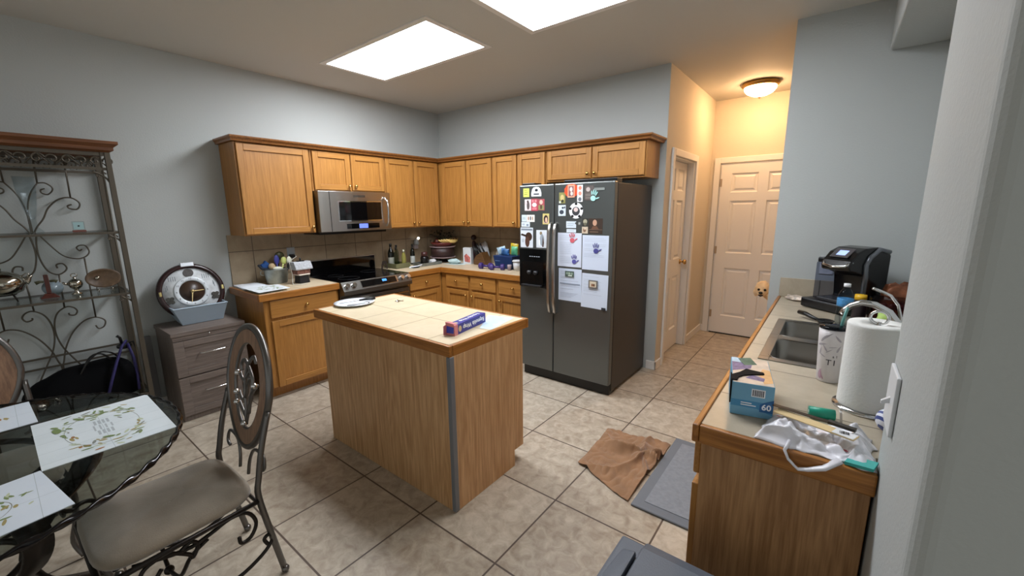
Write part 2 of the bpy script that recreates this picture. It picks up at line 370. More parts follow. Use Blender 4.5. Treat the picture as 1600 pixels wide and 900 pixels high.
# hall dome lamp
t = thing('flush_ceiling_lamp', 'round glass dome lamp glowing warm on the hallway ceiling', 'lamp', (3.47, 1.17, H))
B().lathe([(.05, H), (.165, H), (.172, H-.02), (.155, H-.042), (.14, H-.045), (.05, H-.03)], (3.47, 1.17, 0), 32).build('base', M('antique_gold', '#a9854a', .35, .8), t)
B().lathe([(.145, H-.04), (.14, H-.065), (.115, H-.095), (.07, H-.118), (.02, H-.128), (.001, H-.129)], (3.47, 1.17, 0), 32).build('glass_dome', M('warm_lamp_glass', (1.0, .60, .30), .4, emit=HALL_STRENGTH), t)
B().lathe([(.001, H-.150), (.008, H-.144), (.010, H-.134), (.006, H-.125)], (3.47, 1.17, 0), 12).build('finial', BRASS, t)
# ------------------------------------------------------------------ cabinets
BOXF = [(0, 1, 3, 2), (4, 6, 7, 5), (0, 4, 5, 1), (2, 3, 7, 6), (0, 2, 6, 4), (1, 5, 7, 3)]
PL = {'x+': lambda p: (lambda u, w_, z: (p+w_, u, z)), 'y-': lambda p: (lambda u, w_, z: (u, p-w_, z)), 'x-': lambda p: (lambda u, w_, z: (p-w_, u, z)), 'y+': lambda p: (lambda u, w_, z: (u, p+w_, z))}
def pbox(b, pl, u0, u1, w0, w1, z0, z1, m=0): b.add([pl(u, w_, z) for u in (u0, u1) for w_ in (w0, w1) for z in (z0, z1)], BOXF, m)
def knob(pl, u, z, par, w0=.02):
    b = B(); prof = [(.006, 0), (.006, .010), (.013, .016), (.016, .023), (.012, .031), (.001, .034)]
    o = pl(u, w0, z); d = Vector(pl(u, w0+1, z))-Vector(o)
    ax = 'x' if abs(d.x) > .5 else 'y'; sg = d.x if ax == 'x' else d.y
    b.lathe([(r, h*sg) for r, h in prof], o, 14, ax=ax); b.build('knob', BRASS, par)
def cdoor(pl, kind, u0, u1, z0, z1, par, kn=None, name='door', fr=.052):
    h = WY if kind[0] == 'x' else WX
    b = B(); pbox(b, pl, u0, u0+fr, 0, .02, z0, z1, 0); pbox(b, pl, u1-fr, u1, 0, .02, z0, z1, 0)
    pbox(b, pl, u0+fr, u1-fr, 0, .02, z0, z0+fr, 1); pbox(b, pl, u0+fr, u1-fr, 0, .02, z1-fr, z1, 1)
    pbox(b, pl, u0+fr, u1-fr, 0, .009, z0+fr, z1-fr, 0)
    o = b.build(name, [WZ, h], par, bevel=.003)
    if kn: knob(pl, kn[0], kn[1], o)
    return o
def drawer(pl, kind, u0, u1, z0, z1, par, kn=True):
    h = WY if kind[0] == 'x' else WX
    b = B(); pbox(b, pl, u0, u1, 0, .02, z0, z1); o = b.build('drawer', h, par, bevel=.005)
    if kn: knob(pl, (u0+u1)/2, (z0+z1)/2, o)
    return o
def cabinet(label, kind, plane, depth, u0, u1, z0, z1, doors=(), drawers=(), name='wall_cabinet', toe=0, cat='cabinet', group=None, body=None):
    pl = PL[kind](plane); c = pl((u0+u1)/2, -depth/2, z0)
    t = thing(name, label, cat, c, group)
    b = B(); g = .001
    if toe:
        pbox(b, pl, u0+g, u1-g, -depth, 0, z0+toe, z1); pbox(b, pl, u0+g, u1-g, -depth, -.065, z0, z0+toe)
    else: pbox(b, pl, u0+g, u1-g, -depth, 0, z0, z1)
    b.build('carcass', body or [WZ], t, bevel=.002)
    for d in doors: cdoor(pl, kind, *d[:4], t, d[4] if len(d) > 4 else None)
    for d in drawers: drawer(pl, kind, *d, t)
    return t
F = .324
ug = 'oak wall cabinets around the corner'
cabinet('large single-door oak wall cabinet left of the microwave', 'x+', F, .314, -2.517, -1.905, 1.37, 2.13, [(-2.503, -1.92, 1.382, 2.118, (-1.947, 1.425))])
cabinet('short two-door oak cabinet above the microwave', 'x+', F, .314, -1.903, -1.108, 1.757, 2.13, [(-1.885, -1.512, 1.77, 2.118, (-1.54, 1.81)), (-1.500, -1.122, 1.77, 2.118, (-1.472, 1.81))])
cabinet('tall two-door oak wall cabinet between the microwave and the corner', 'x+', F, .314, -1.106, -.345, 1.37, 2.13, [(-1.095, -.735, 1.382, 2.118, (-.762, 1.425)), (-.715, -.358, 1.382, 2.118, (-.688, 1.425))])
cabinet('two-door oak wall cabinet on the back wall, next to the corner', 'y-', -F, .314, .01, 1.188, 1.37, 2.13, [(.40, .79, 1.382, 2.118, (.762, 1.425)), (.81, 1.18, 1.382, 2.118, (.838, 1.425))])
cabinet('narrow oak wall cabinet with one tall door left of the fridge', 'y-', -F, .314, 1.190, 1.535, 1.37, 2.13, [(1.205, 1.525, 1.382, 2.118, (1.498, 1.425))])
cabinet('narrow oak wall cabinet whose door is half hidden behind the fridge top', 'y-', -F, .314, 1.537, 1.893, 1.37, 2.13, [(1.548, 1.88, 1.382, 2.118)])
cabinet('low wide two-door oak cabinet above the fridge', 'y-', -F, .314, 1.895, 2.90, 1.826, 2.13, [(1.91, 2.388, 1.845, 2.116, (2.36, 1.885)), (2.402, 2.888, 1.845, 2.116, (2.43, 1.885))])
# crown moulding
t = thing('crown_molding', 'dark stained crown molding along the top of the oak wall cabinets', 'molding', (0.01, -.01, 2.13))
prof = [(.0, 2.131), (.036, 2.131), (.040, 2.145), (.058, 2.160), (.060, 2.172), (.0, 2.172)]
b = B(); k0 = .325
def mitre(path):   # path of (x,y) corners with outward offset directions
    vs = []
    for (x, y, dx, dy) in path:
        for (w_, z) in prof: vs.append((x+dx*w_, y+dy*w_, z))
    n = len(prof); fs = [(i*n+k, i*n+(k+1) % n, (i+1)*n+(k+1) % n, (i+1)*n+k) for i in range(len(path)-1) for k in range(n)]
    fs += [tuple(range(n))[::-1], tuple(range((len(path)-1)*n, len(path)*n))]
    return vs, fs
vs, fs = mitre([(.01, -2.518, 0, -.6), (k0, -2.518, 1, -.6), (k0, -k0, 1, -1), (2.901, -k0, .9, -1), (2.901, -.012, .9, 0)]); b.add(vs, fs)
b.build('molding', CROWN, t)
b = B().prism([(.01, -2.518), (k0, -2.518), (k0, -k0), (2.901, -k0), (2.901, -.012), (.01, -.012)], 2.134, 2.15, 'z'); b.build('top_board', CROWN, t)
# base cabinets
cabinet('oak base cabinet with one drawer and one door left of the stove', 'x+', .61, .60, -2.55, -1.90, 0, .872, [(-2.505, -1.925, .10, .675, (-1.955, .64))], [(-2.505, -1.925, .70, .85)], name='base_cabinet', toe=.10)
cabinet('oak base cabinet with one drawer right of the stove', 'x+', .61, .60, -1.11, -.612, 0, .872, [(-1.085, -.655, .10, .675, (-1.05, .64))], [(-1.085, -.655, .70, .85)], name='base_cabinet', toe=.10)
cabinet('oak base cabinet in the inner corner of the counter with two doors and two drawers', 'y-', -.61, .60, .61, 1.478, 0, .872, [(.705, 1.06, .10, .675, (1.03, .625)), (1.095, 1.455, .10, .675, (1.125, .625))], [(.705, 1.06, .70, .85), (1.095, 1.455, .70, .85)], name='base_cabinet', toe=.10)
cabinet('narrow oak base cabinet with one drawer, beside the fridge', 'y-', -.61, .60, 1.48, 1.925, 0, .872, [(1.495, 1.90, .10, .675, (1.525, .625))], [(1.495, 1.90, .70, .85)], name='base_cabinet', toe=.10)
# countertops
def ctop(label, poly, trim, mat=CT, name='countertop', z=.914):
    cx = sum(p[0] for p in poly)/len(poly); cy = sum(p[1] for p in poly)/len(poly)
    t = thing(name, label, 'countertop', (0, 0, 0))
    B().prism(poly, z-.04, z).build('tile_top', mat, t)
    for (x0, x1, y0, y1) in trim:
        B().box(x0, x1, y0, y1, z-.058, z+.001).build('wood_edge', TX if x1-x0 > y1-y0 else TY, t, bevel=.005)
    return t
ctop('beige tiled countertop left of the stove with oak edge', [(.011, -2.567), (.625, -2.567), (.625, -1.90), (.011, -1.90)], [(.626, .646, -2.588, -1.90), (.011, .625, -2.588, -2.568)])
ctop('beige tiled L-shaped countertop in the corner between stove and fridge', [(.011, -1.112), (.625, -1.112), (.625, -.625), (1.93, -.625), (1.93, -.011), (.011, -.011)], [(.626, .646, -1.112, -.647), (.626, 1.93, -.646, -.626)])
# ------------------------------------------------------------------ island
t = thing('kitchen_island', 'pale oak kitchen island with beige tiled top and grey corner guard', 'island', (2.18, -2.25, 0))
b = B().box(1.575, 2.797, -2.56, -2.05, 0, .86); b.box(1.575, 2.797, -2.05, -1.962, .105, .86); b.build('body', PALE, t, bevel=.002)
B().box(1.565, 1.585, -2.05, -1.955, .40, .86).build('left_stile', WZ, t, bevel=.002)
pl = PL['y+'](-1.962)
for u0 in (1.60, 2.20): 
    o = cdoor(pl, 'y+', u0, u0+.57, .12, .675, t, (u0+.30, .64)); drawer(pl, 'y+', u0, u0+.57, .70, .85, t)
B().box(2.775, 2.802, -2.565, -2.535, .004, .858).build('corner_guard', M('grey_plastic_guard', '#74777c', .45), t, bevel=.003)
B().box(1.495, 2.772, -2.538, -1.925, .872, .914).build('tile_top', tile('island_tile', '#cfbf9f', '#dccdb0', '#a8946f', .325, (-.54, .01), mortar=.009, rough=.34, mott=9, rv=.03, bumpd=.0006), t)
for q in ((1.471, 2.797, -2.562, -2.539), (1.471, 2.797, -1.924, -1.90)): B().box(*q, .857, .915).build('wood_edge', TX, t, bevel=.005)
for q in ((1.471, 1.494, -2.538, -1.925), (2.773, 2.797, -2.538, -1.925)): B().box(*q, .857, .915).build('wood_edge', TY, t, bevel=.005)
# ------------------------------------------------------------------ range
t = thing('kitchen_range', 'stainless steel range with black glass cooktop and slanted knob panel', 'stove', (.34, -1.505, 0))
y0, y1 = -1.897, -1.115
B().box(.012, .63, y0, y1, 0.09, .905).build('body', STEELD, t, bevel=.003)
B().box(.05, .58, y0+.02, y1-.02, 0, .09).build('plinth', BLACK, t)
B().box(.07, .655, y0, y1, .905, .918).build('cooktop', BLKG, t, bevel=.003)
for (x, y, r) in ((.22, -1.70, .075), (.22, -1.31, .09), (.47, -1.70, .10), (.47, -1.31, .075)):
    B().tube([(x+r*math.cos(a*PI/18), y+r*math.sin(a*PI/18), .9183) for a in range(36)], .0008, 4, True).build('burner_ring', M('burner_grey', '#3a3a3c', .4), t)
b = B().box(.012, .055, y0+.01, y1, .905, 1.075); o = b.build('backguard', STEEL, t, bevel=.003)
B().box(.055, .062, y0+.015, y1-.012, .918, 1.068).build('black_panel', BLKG, o)
b = B(); pr = [(.63, .912), (.66, .916), (.71, .835), (.71, .80), (.63, .78)]
b.prism([(x, z) for x, z in pr], y0, y1, 'y'); cp = b.build('control_panel', STEELD, t, bevel=.004)
nx, nz = .851, .525
def onp(y, s, h):  # point on the slanted face
    return (.66+.05*s+nx*h, y, .916-.081*s+nz*h)
def slant(b, ya, yb, s0, s1, h0, h1, m=0):
    b.hexa([onp(ya, s0, h0), onp(yb, s0, h0), onp(yb, s1, h0), onp(ya, s1, h0), onp(ya, s0, h1), onp(yb, s0, h1), onp(yb, s1, h1), onp(ya, s1, h1)], m)
b = B(); slant(b, -1.705, -1.29, .12, .88, 0, .004); dsp = b.build('display_frame', CHROME, cp)
b = B(); slant(b, -1.70, -1.305, .17, .83, .004, .006); b.build('display', BLKG, cp)
b = B(); slant(b, -1.47, -1.42, .3, .55, .006, .007); b.build('clock_digits', M('blue_led', '#3f7fd8', .4, emit=1.2), cp)
for y in (-1.855, -1.785, -1.235, -1.155):
    b = B(); c0 = Vector(onp(y, .5, 0)); d = Vector((nx, 0, nz)); u = Vector((0, 1, 0)); v_ = d.cross(u)
    for r, h in ((.026, .006), (.021, .03)):
        vs = []; 
        for hh in (0, h):
            for k in range(16): a = k*PI/8; vs.append(c0+d*hh+(u*math.cos(a)+v_*math.sin(a))*r)
        b.add(vs, [(i, (i+1) % 16, 16+(i+1) % 16, 16+i) for i in range(16)]+[tuple(range(16, 32))], 0, False)
    b.build('knob', CHROME, t)
dr = B().box(.63, .665, y0+.006, y1-.006, .20, .765).build('oven_door', STEELD, t, bevel=.004)
B().box(.665, .668, y0+.12, y1-.12, .32, .62).build('window', BLKG, dr)
B().tube([(.70, y0+.06, .725), (.70, y1-.06, .725)], .012, 12).tube([(.66, y0+.08, .725), (.70, y0+.08, .725)], .008).tube([(.66, y1-.08, .725), (.70, y1-.08, .725)], .008).build('handle', CHROME, dr)
B().box(.63, .66, y0+.006, y1-.006, .10, .19).build('storage_drawer', STEELD, t, bevel=.004)
# ------------------------------------------------------------------ microwave
t = thing('microwave', 'stainless over-the-range microwave with blue display under the oak cabinet', 'microwave', (.2, -1.51, 1.37))
y0, y1 = -1.898, -1.113
B().box(.012, .40, y0, y1, 1.37, 1.755).build('body', STEELD, t, bevel=.004)
B().box(.012, .33, y0+.02, y1-.02, 1.345, 1.37).build('underside', BLACK, t)
b = B(); n = 10
def bow(u): return .405+.032*math.sin(PI*min(1, max(0, u)))**.7
ys = [y0+(y1-y0)*i/24 for i in range(25)]
poly = [(bow(i/24), ys[i]) for i in range(25)]+[(.40, y1), (.40, y0)]
b.prism([(p[0], p[1]) for p in poly], 1.375, 1.755, 'z'); fr = b.build('front', STEEL, t, bevel=.002)
def mwq(ya, yb, za, zb, h0, h1, mat, name, par=fr):
    b = B(); k = 8
    vs = []; 
    for i in range(k+1):
        y = ya+(yb-ya)*i/k; x = bow((y-y0)/(y1-y0))
        vs += [(x+h0, y, za), (x+h1, y, za), (x+h1, y, zb), (x+h0, y, zb)]
    fs = [(i*4+j, i*4+(j+1) % 4, (i+1)*4+(j+1) % 4, (i+1)*4+j) for i in range(k) for j in range(4)]+[(0, 1, 2, 3), (k*4+3, k*4+2, k*4+1, k*4)]
    b.add(vs, fs); return b.build(name, mat, par)
mwq(-1.725, -1.232, 1.468, 1.665, -.002, .003, CHROME, 'window_frame')
mwq(-1.715, -1.245, 1.478, 1.655, .003, .005, BLKG, 'window')
mwq(-1.650, -1.28, 1.395, 1.445, -.002, .003, BLKG, 'control_strip')
mwq(-1.52, -1.42, 1.398, 1.442, .003, .004, M('blue_screen', '#5a6cc8', .4, emit=.9), 'display')
mwq(-1.56, -1.43, 1.70, 1.722, -.001, .001, STEELD, 'badge')
mwq(-1.802, -1.797, 1.376, 1.754, -.001, .0015, BLACK, 'door_seam')
B().tube([(.43, -1.19, 1.705), (.462, -1.187, 1.66), (.472, -1.185, 1.56), (.462, -1.187, 1.46), (.43, -1.19, 1.41)], .010, 12).build('handle', CHROME, t)
# ------------------------------------------------------------------ fridge
t = thing('refrigerator', 'slate grey side-by-side refrigerator covered with magnets and papers', 'refrigerator', (2.397, -.45, 0))
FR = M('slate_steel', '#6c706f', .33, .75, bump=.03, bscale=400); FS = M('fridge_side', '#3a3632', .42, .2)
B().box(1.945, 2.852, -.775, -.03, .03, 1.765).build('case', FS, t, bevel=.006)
B().box(1.955, 2.842, -.80, -.70, 0.0, .092).build('kickplate', BLACK, t, bevel=.003)
dl = B().box(1.943, 2.307, -.845, -.783, .10, 1.775).build('freezer_door', FR, t, bevel=.010)
dr_ = B().box(2.313, 2.854, -.845, -.783, .10, 1.775).build('fridge_door', FR, t, bevel=.010)
B().box(1.965, 2.10, -.83, -.72, 1.776, 1.792).build('hinge_cover', BLACK, t, bevel=.004)
B().box(2.38, 2.85, -.80, -.70, 1.766, 1.80).build('hinge_cover', BLACK, t, bevel=.004)
d = B().box(1.943, 2.237, -.849, -.845, .869, 1.216).build('water_dispenser', BLKG, dl, bevel=.002)
B().box(1.975, 2.205, -.852, -.849, .885, 1.10).build('recess', M('dispenser_cavity', '#020203', .25), d)
B().box(1.985, 2.195, -.885, -.852, .882, .892).build('drip_tray', M('dark_grey_plastic', '#2c2c2e', .4), d)
for x in (2.06, 2.13): B().lathe([(.018, 1.02), (.022, 1.0), (.010, .985)], (x, -.862, 0), 12).build('spout', M('dark_grey_plastic', '#2c2c2e', .4), d)
b = B()
for i in range(5): b.box(2.055+i*.024, 2.071+i*.024, -.8505, -.849, 1.145, 1.152)
b.build('buttons', M('pale_print', '#9aa0a8', .5), d)
for x in (2.285, 2.338):
    B().tube([(x, -.845, 1.445), (x, -.872, 1.43), (x, -.892, 1.35), (x, -.90, 1.06), (x, -.892, .76), (x, -.872, .675), (x, -.845, .66)], [.012, .014, .014, .014, .014, .014, .012], 12).build('handle', STEEL, dl if x < 2.3 else dr_)
FY = -.8452
def quadp(b, x0, x1, z0, z1, y, m):   # thin printed patch, faces -y
    b.box(x0, x1, y-.0004, y, z0, z1, m)
def card(name, label, x0, x1, z0, z1, base, patches, cat='photo', lift=.0, th=.0012, group='things stuck to the fridge doors', tilt=0):
    """a sheet on the fridge door; patches (u0,u1,v0,v1,colour) or ('e',u,v,ru,rv,colour)"""
    cx, cz = (x0+x1)/2, (z0+z1)/2; w2, h2 = (x1-x0)/2, (z1-z0)/2
    b = B(); b.T = Matrix.Translation((cx, FY-lift, cz)) @ Matrix.Rotation(tilt, 4, 'Y')
    mats = [M('card_'+base.strip('#'), base, .5)]
    b.box(-w2, w2, -th, 0, -h2, h2, 0); k = th
    for p in patches:
        k += .0001
        col = p[-1]; mt = M('print_'+col.strip('#'), col, .5)
        if mt not in mats: mats.append(mt)
        mi = mats.index(mt)
        if p[0] == 'e':
            u, v, ru, rv = p[1:5]
            b.prism([(-w2+2*w2*(u+ru*math.cos(a*PI/10)), -h2+2*h2*(v+rv*math.sin(a*PI/10))) for a in range(20)], -k, -k-.0001, 'y', mi)
        elif p[0] == 'p':
            b.prism([(-w2+2*w2*u, -h2+2*h2*v) for u, v in p[1]], -k, -k-.0001, 'y', mi)
        else:
            b.box(-w2+2*w2*p[0], -w2+2*w2*p[1], -k-.0001, -k, -h2+2*h2*p[2], -h2+2*h2*p[3], mi)
    o = b.build(name, mats, org=(cx, FY-lift, cz)); return tag(o, label, cat, group)
def hand(b, cx, cz, s, y, m=0, th=.001, rz=0):
    b.T = Matrix.Translation((cx, y, cz)) @ Matrix.Rotation(rz, 4, 'Y')
    def el(x, z, rx, rz_, an):
        pts = []
        for k in range(14):
            a = 2*PI*k/14; px, pz = rx*math.cos(a), rz_*math.sin(a)
            pts.append((s*(x+px*math.cos(an)+pz*math.sin(an)), s*(z-px*math.sin(an)+pz*math.cos(an))))
        b.prism(pts, -th, 0, 'y', m)
    el(0, -.22, .26, .24, 0)
    for x, z, an, l in ((-.26, .22, -.35, .20), (-.10, .32, -.12, .24), (.07, .32, .08, .24), (.22, .24, .28, .20)): el(x, z, .05, l, an)
    el(.40, -.12, .055, .20, 1.0)
    b.T = None
card('sticky_note', 'yellow sticky note at the top left of the freezer door', 1.988, 2.052, 1.672, 1.746, '#d6e86a', [(.15, .6, .75, .8, '#6f8a30'), (.2, .8, .55, .6, '#6f8a30'), (.15, .7, .3, .36, '#6f8a30')], 'note')
b = B(); b.prism([(2.078, 1.675), (2.180, 1.675), (2.182, 1.70), (2.172, 1.735), (2.155, 1.752), (2.128, 1.757), (2.10, 1.752), (2.084, 1.735), (2.075, 1.70)], FY-.002, FY, 'y', 0)
b.prism([(2.13+.016*math.cos(a), 1.728+.012*math.sin(a)) for a in [k*PI/8 for k in range(16)]], FY-.0028, FY-.002, 'y', 1); b.box(2.10, 2.158, FY-.0026, FY-.002, 1.69, 1.70, 1)
tag(b.build('magnet', [M('card_e4e8ee', '#e4e8ee', .5), M('print_20242c', '#20242c', .5)], org=(2.13, FY, 1.715)), 'white rounded magnet with a dark emblem beside the yellow note', 'magnet', 'things stuck to the fridge doors')
card('photo_card', 'pale photo of a dark figure left of the red photo cards', 2.003, 2.072, 1.553, 1.652, '#d9cccc', [('e', .55, .45, .22, .36, '#5a5050'), ('e', .5, .8, .14, .12, '#3a2c2c'), (.05, .3, .1, .5, '#e8e2e2')])
card('greeting_card', 'red card with a white oval in the row of holiday photos', 2.074, 2.142, 1.550, 1.656, '#b84a58', [('e', .5, .5, .36, .17, '#f0e4e4'), (.15, .4, .7, .92, '#d98a90'), (.55, .85, .7, .92, '#d98a90'), (.15, .85, .1, .28, '#d87a84')], 'card')
card('greeting_card', 'red and green photo card at the right end of the holiday row', 2.144, 2.214, 1.555, 1.652, '#a85058', [(.1, .9, .05, .45, '#8a8c5a'), ('e', .5, .72, .25, .2, '#e0b8a8'), ('e', .5, .3, .16, .2, '#5a4034')], 'card')
card('photo_card', 'blank pale photo slip left in the strip under the holiday cards', 1.970, 2.020, 1.457, 1.517, '#ccdae2', [(.2, .8, .3, .7, '#b9c8cc')])
card('photo_strip', 'white strip with three small photo figures under the holiday cards', 2.022, 2.110, 1.455, 1.517, '#e2e0da', [('e', .25, .5, .08, .28, '#a9826e'), ('e', .5, .52, .08, .3, '#5e5a66'), ('e', .75, .5, .08, .28, '#b49a84')])
card('photo_card', 'small white note with grey marks above the dark-haired photo', 1.965, 2.058, 1.411, 1.453, '#d8e2ea', [(.1, .4, .3, .7, '#b8c4d0'), (.6, .85, .15, .6, '#8c98a8')])
card('photo_card', 'yellow framed photo of a dark-haired woman on the freezer door', 2.196, 2.262, 1.436, 1.527, '#d3c479', [(.15, .88, .08, .78, '#c6a898'), ('e', .5, .5, .33, .36, '#2a1c18'), ('e', .55, .42, .17, .24, '#e0b69c')])
card('photo_card', 'white photo with two brown figures above the water dispenser, left one', 1.956, 2.093, 1.226, 1.404, '#d6dde6', [(.05, .95, .86, .95, '#7c8894'), ('e', .66, .55, .27, .22, '#3b2418'), ('e', .55, .3, .18, .28, '#52342a'), ('p', [(.0, .62), (.5, .52), (.55, .62), (.1, .7)], '#2e1c14'), ('e', .2, .35, .12, .1, '#b9c2cc')], lift=.0006)
card('photo_card', 'white photo of a standing figure pinned right above the water dispenser', 2.129, 2.238, 1.230, 1.385, '#d9dfe6', [('e', .45, .82, .12, .1, '#8a7a5c'), ('e', .55, .45, .2, .34, '#9aa4ae'), ('p', [(.62, .7), (.75, .3), (.7, .05), (.58, .05), (.6, .4)], '#4c3a34'), ('e', .3, .3, .08, .2, '#eef2f6')])
b = B(); b.T = Matrix.Translation((2.478, FY, 1.712)); b.prism([(.067*math.cos(k*PI/12)*(1+.05*math.sin(3*k)), .055*math.sin(k*PI/12)) for k in range(24)], -.003, 0, 'y', 0)
b.box(-.034, .030, -.0042, -.003, -.055, .045, 1); b.box(-.026, .022, -.0046, -.0042, -.045, .036, 2); b.T = None
b.prism([(2.476+.013*math.cos(k*PI/8), 1.722+.018*math.sin(k*PI/8)) for k in range(16)], FY-.0052, FY-.0046, 'y', 3); b.prism([(2.482+.012*math.cos(k*PI/8), 1.688+.016*math.sin(k*PI/8)) for k in range(16)], FY-.0052, FY-.0046, 'y', 3)
tag(b.build('photo_magnet', [M('print_e0502c', '#e0502c', .5), M('print_f0b090', '#f0b090', .5), M('print_8c5c60', '#8c5c60', .5), M('print_e8d8cc', '#e8d8cc', .5)], org=(2.478, FY, 1.71)), 'orange-red magnet framing a small photo at the top of the fridge door', 'magnet', 'things stuck to the fridge doors')
card('photo_card', 'olive photo partly behind the orange magnet at its lower left', 2.360, 2.420, 1.612, 1.700, '#8c8a52', [('e', .5, .5, .3, .3, '#c9b57a'), ('e', .55, .2, .2, .14, '#2b3020'), (.0, .3, .0, .2, '#c8ccc0')])
card('photo_strip', 'white strip of three portraits right of the orange magnet', 2.533, 2.583, 1.620, 1.754, '#e6e4e4', [('e', .5, .82, .3, .12, '#d8806c'), ('e', .5, .5, .3, .12, '#d8907c'), ('e', .5, .16, .3, .12, '#6c7078')], lift=.0035)
card('photo_card', 'dark brown card with a pale face high on the fridge door', 2.596, 2.678, 1.630, 1.745, '#5a514e', [('e', .4, .75, .22, .15, '#b8aca8'), (.1, .8, .4, .44, '#8c827c'), (.1, .7, .3, .34, '#8c827c'), (.1, .75, .15, .2, '#8c827c')])
tag(B().box(2.682, 2.770, FY-.004, FY, 1.706, 1.726).build('magnet', M('card_9aa09e', '#9aa09e', .4, .5), org=(2.726, FY, 1.716)), 'slim grey strip magnet at the top right of the fridge door', 'magnet', 'things stuck to the fridge doors')
b = B(); hand(b, 2.680, 1.664, .088, FY-.0016, 0, .004, .25); tag(b.build('hand_magnet', M('print_a8dcd8', '#a8dcd8', .5), org=(2.68, FY-.0016, 1.66)), 'pale turquoise hand-shaped magnet overlapping the dark brown card', 'magnet', 'things stuck to the fridge doors')
card('photo_card', 'white photo with dark silhouettes left of the soccer ball magnet', 2.354, 2.425, 1.508, 1.597, '#cfdae4', [('e', .45, .35, .3, .2, '#3c4450'), ('e', .6, .75, .14, .1, '#3c4450'), ('e', .85, .78, .1, .1, '#4c5460')])
b = B(); cx, cz = 2.523, 1.55
b.prism([(cx+.064*math.cos(k*PI/16), cz+.064*math.sin(k*PI/16)) for k in range(32)], FY-.003, FY, 'y', 0)
b.prism([(cx+.036*math.cos(k*PI/8), cz-.004+.036*math.sin(k*PI/8)) for k in range(16)], FY-.0040, FY-.003, 'y', 2)
b.prism([(cx+.02*math.cos(k*PI/8), cz+.008+.018*math.sin(k*PI/8)) for k in range(16)], FY-.0046, FY-.0040, 'y', 3)
for k in range(5):
    a = PI/2+k*2*PI/5
    b.prism([(cx+.055*math.cos(a)+.014*math.cos(a+j*2*PI/5)*1.0, cz+.055*math.sin(a)+.012*math.sin(a+j*2*PI/5)) for j in range(5)], FY-.0035, FY-.003, 'y', 1)
tag(b.build('ball_magnet', [M('print_f0f0f4', '#f0f0f4', .5), M('print_141416', '#141416', .5), M('print_3c3c40', '#3c3c40', .5), M('print_d8c4c0', '#d8c4c0', .5)], org=(cx, FY, cz)), 'round soccer ball magnet with a photo in the middle', 'magnet', 'things stuck to the fridge doors')
card('note', 'small white note above the handprint paper on the fridge door', 2.432, 2.526, 1.409, 1.464, '#cfdce6', [(.1, .8, .6, .66, '#9aa8b4'), (.1, .7, .35, .41, '#9aa8b4'), ('p', [(1.01, .5), (.85, .7), (1.01, .95)], '#6c706f')], 'note')
card('note', 'white slip tucked just above the left handprint paper', 2.436, 2.526, 1.372, 1.400, '#d4dfe8', [(.1, .8, .5, .6, '#aab6c0')], 'note')
card('magnet', 'tiny grey square magnet right of the white note', 2.547, 2.567, 1.436, 1.458, '#8a8e8c', [(.2, .8, .2, .8, '#a4a8a6')], 'magnet', th=.004)
card('photo_card', 'small dark photo with a pale round face left of the dark portrait', 2.583, 2.634, 1.423, 1.488, '#3a3834', [('e', .5, .6, .35, .3, '#a8a48c'), ('e', .5, .3, .25, .2, '#6c6a58')])
card('photo_card', 'small beige photo under the dark round-face photo', 2.580, 2.634, 1.367, 1.421, '#cdbca4', [('e', .45, .5, .25, .3, '#8c6c58'), ('e', .5, .7, .12, .14, '#e8d4c0')])
card('photo_card', 'dark brown portrait photo with a pale face on the fridge door', 2.639, 2.762, 1.367, 1.488, '#3a2c24', [('e', .45, .72, .15, .2, '#c69a80'), ('p', [(.2, .3), (.32, .5), (.6, .5), (.75, .3)], '#6b4a38'), (.0, 1, .26, .28, '#8c7460'), (.1, .7, .1, .14, '#8c7460')])
def lines(n, z0=.08, z1=.92, seed=1, col='#aeb9c8', x1=.92):
    r = random.Random(seed); out = []
    for k in range(n):
        v = z1-(z1-z0)*k/n
        if r.random() < .15: continue
        out.append((.08, r.uniform(.55, x1), v-.006, v, col))
    return out
card('paper_sheet', 'white printed sheet with a red and a blue handprint on the fridge door', 2.352, 2.580, 1.083, 1.368, '#d6deee', lines(16, seed=3, x1=.6), 'paper')
card('paper_sheet', 'white printed sheet with one blue handprint, upper right on the fridge door', 2.588, 2.820, 1.072, 1.354, '#d2dcee', lines(14, z0=.3, seed=5), 'paper', lift=.0004)
card('paper_sheet', 'white ruled form under the green picture magnet', 2.364, 2.586, .787, 1.066, '#cfdaec', lines(20, seed=7, col='#96a2b4')+[(.06, .94, .52, .55, '#8c98ac')], 'paper')
card('paper_sheet', 'white sheet under the small framed magnet, lowest on the fridge door', 2.588, 2.824, .752, 1.040, '#d2dcec', lines(12, z0=.35, seed=9, x1=.8), 'paper', tilt=.02)
b = B(); hand(b, 2.493, 1.326, .085, FY-.0032, 0, .001); tag(b.build('hand_magnet', M('print_d0607c', '#d0606c', .5), org=(2.493, FY-.0032, 1.32)), 'red handprint cutout on the upper left sheet of the fridge', 'handprint', 'things stuck to the fridge doors')
b = B(); hand(b, 2.514, 1.147, .080, FY-.0032, 0, .001); tag(b.build('hand_magnet', M('print_5a58a0', '#5a58a0', .5), org=(2.514, FY-.0032, 1.14)), 'blue handprint cutout below the red one on the same sheet', 'handprint', 'things stuck to the fridge doors')
b = B(); hand(b, 2.712, 1.248, .085, FY-.0032, 0, .001); tag(b.build('hand_magnet', M('print_48488c', '#48488c', .5), org=(2.712, FY-.0032, 1.24)), 'dark blue handprint cutout on the upper right sheet of the fridge', 'handprint', 'things stuck to the fridge doors')
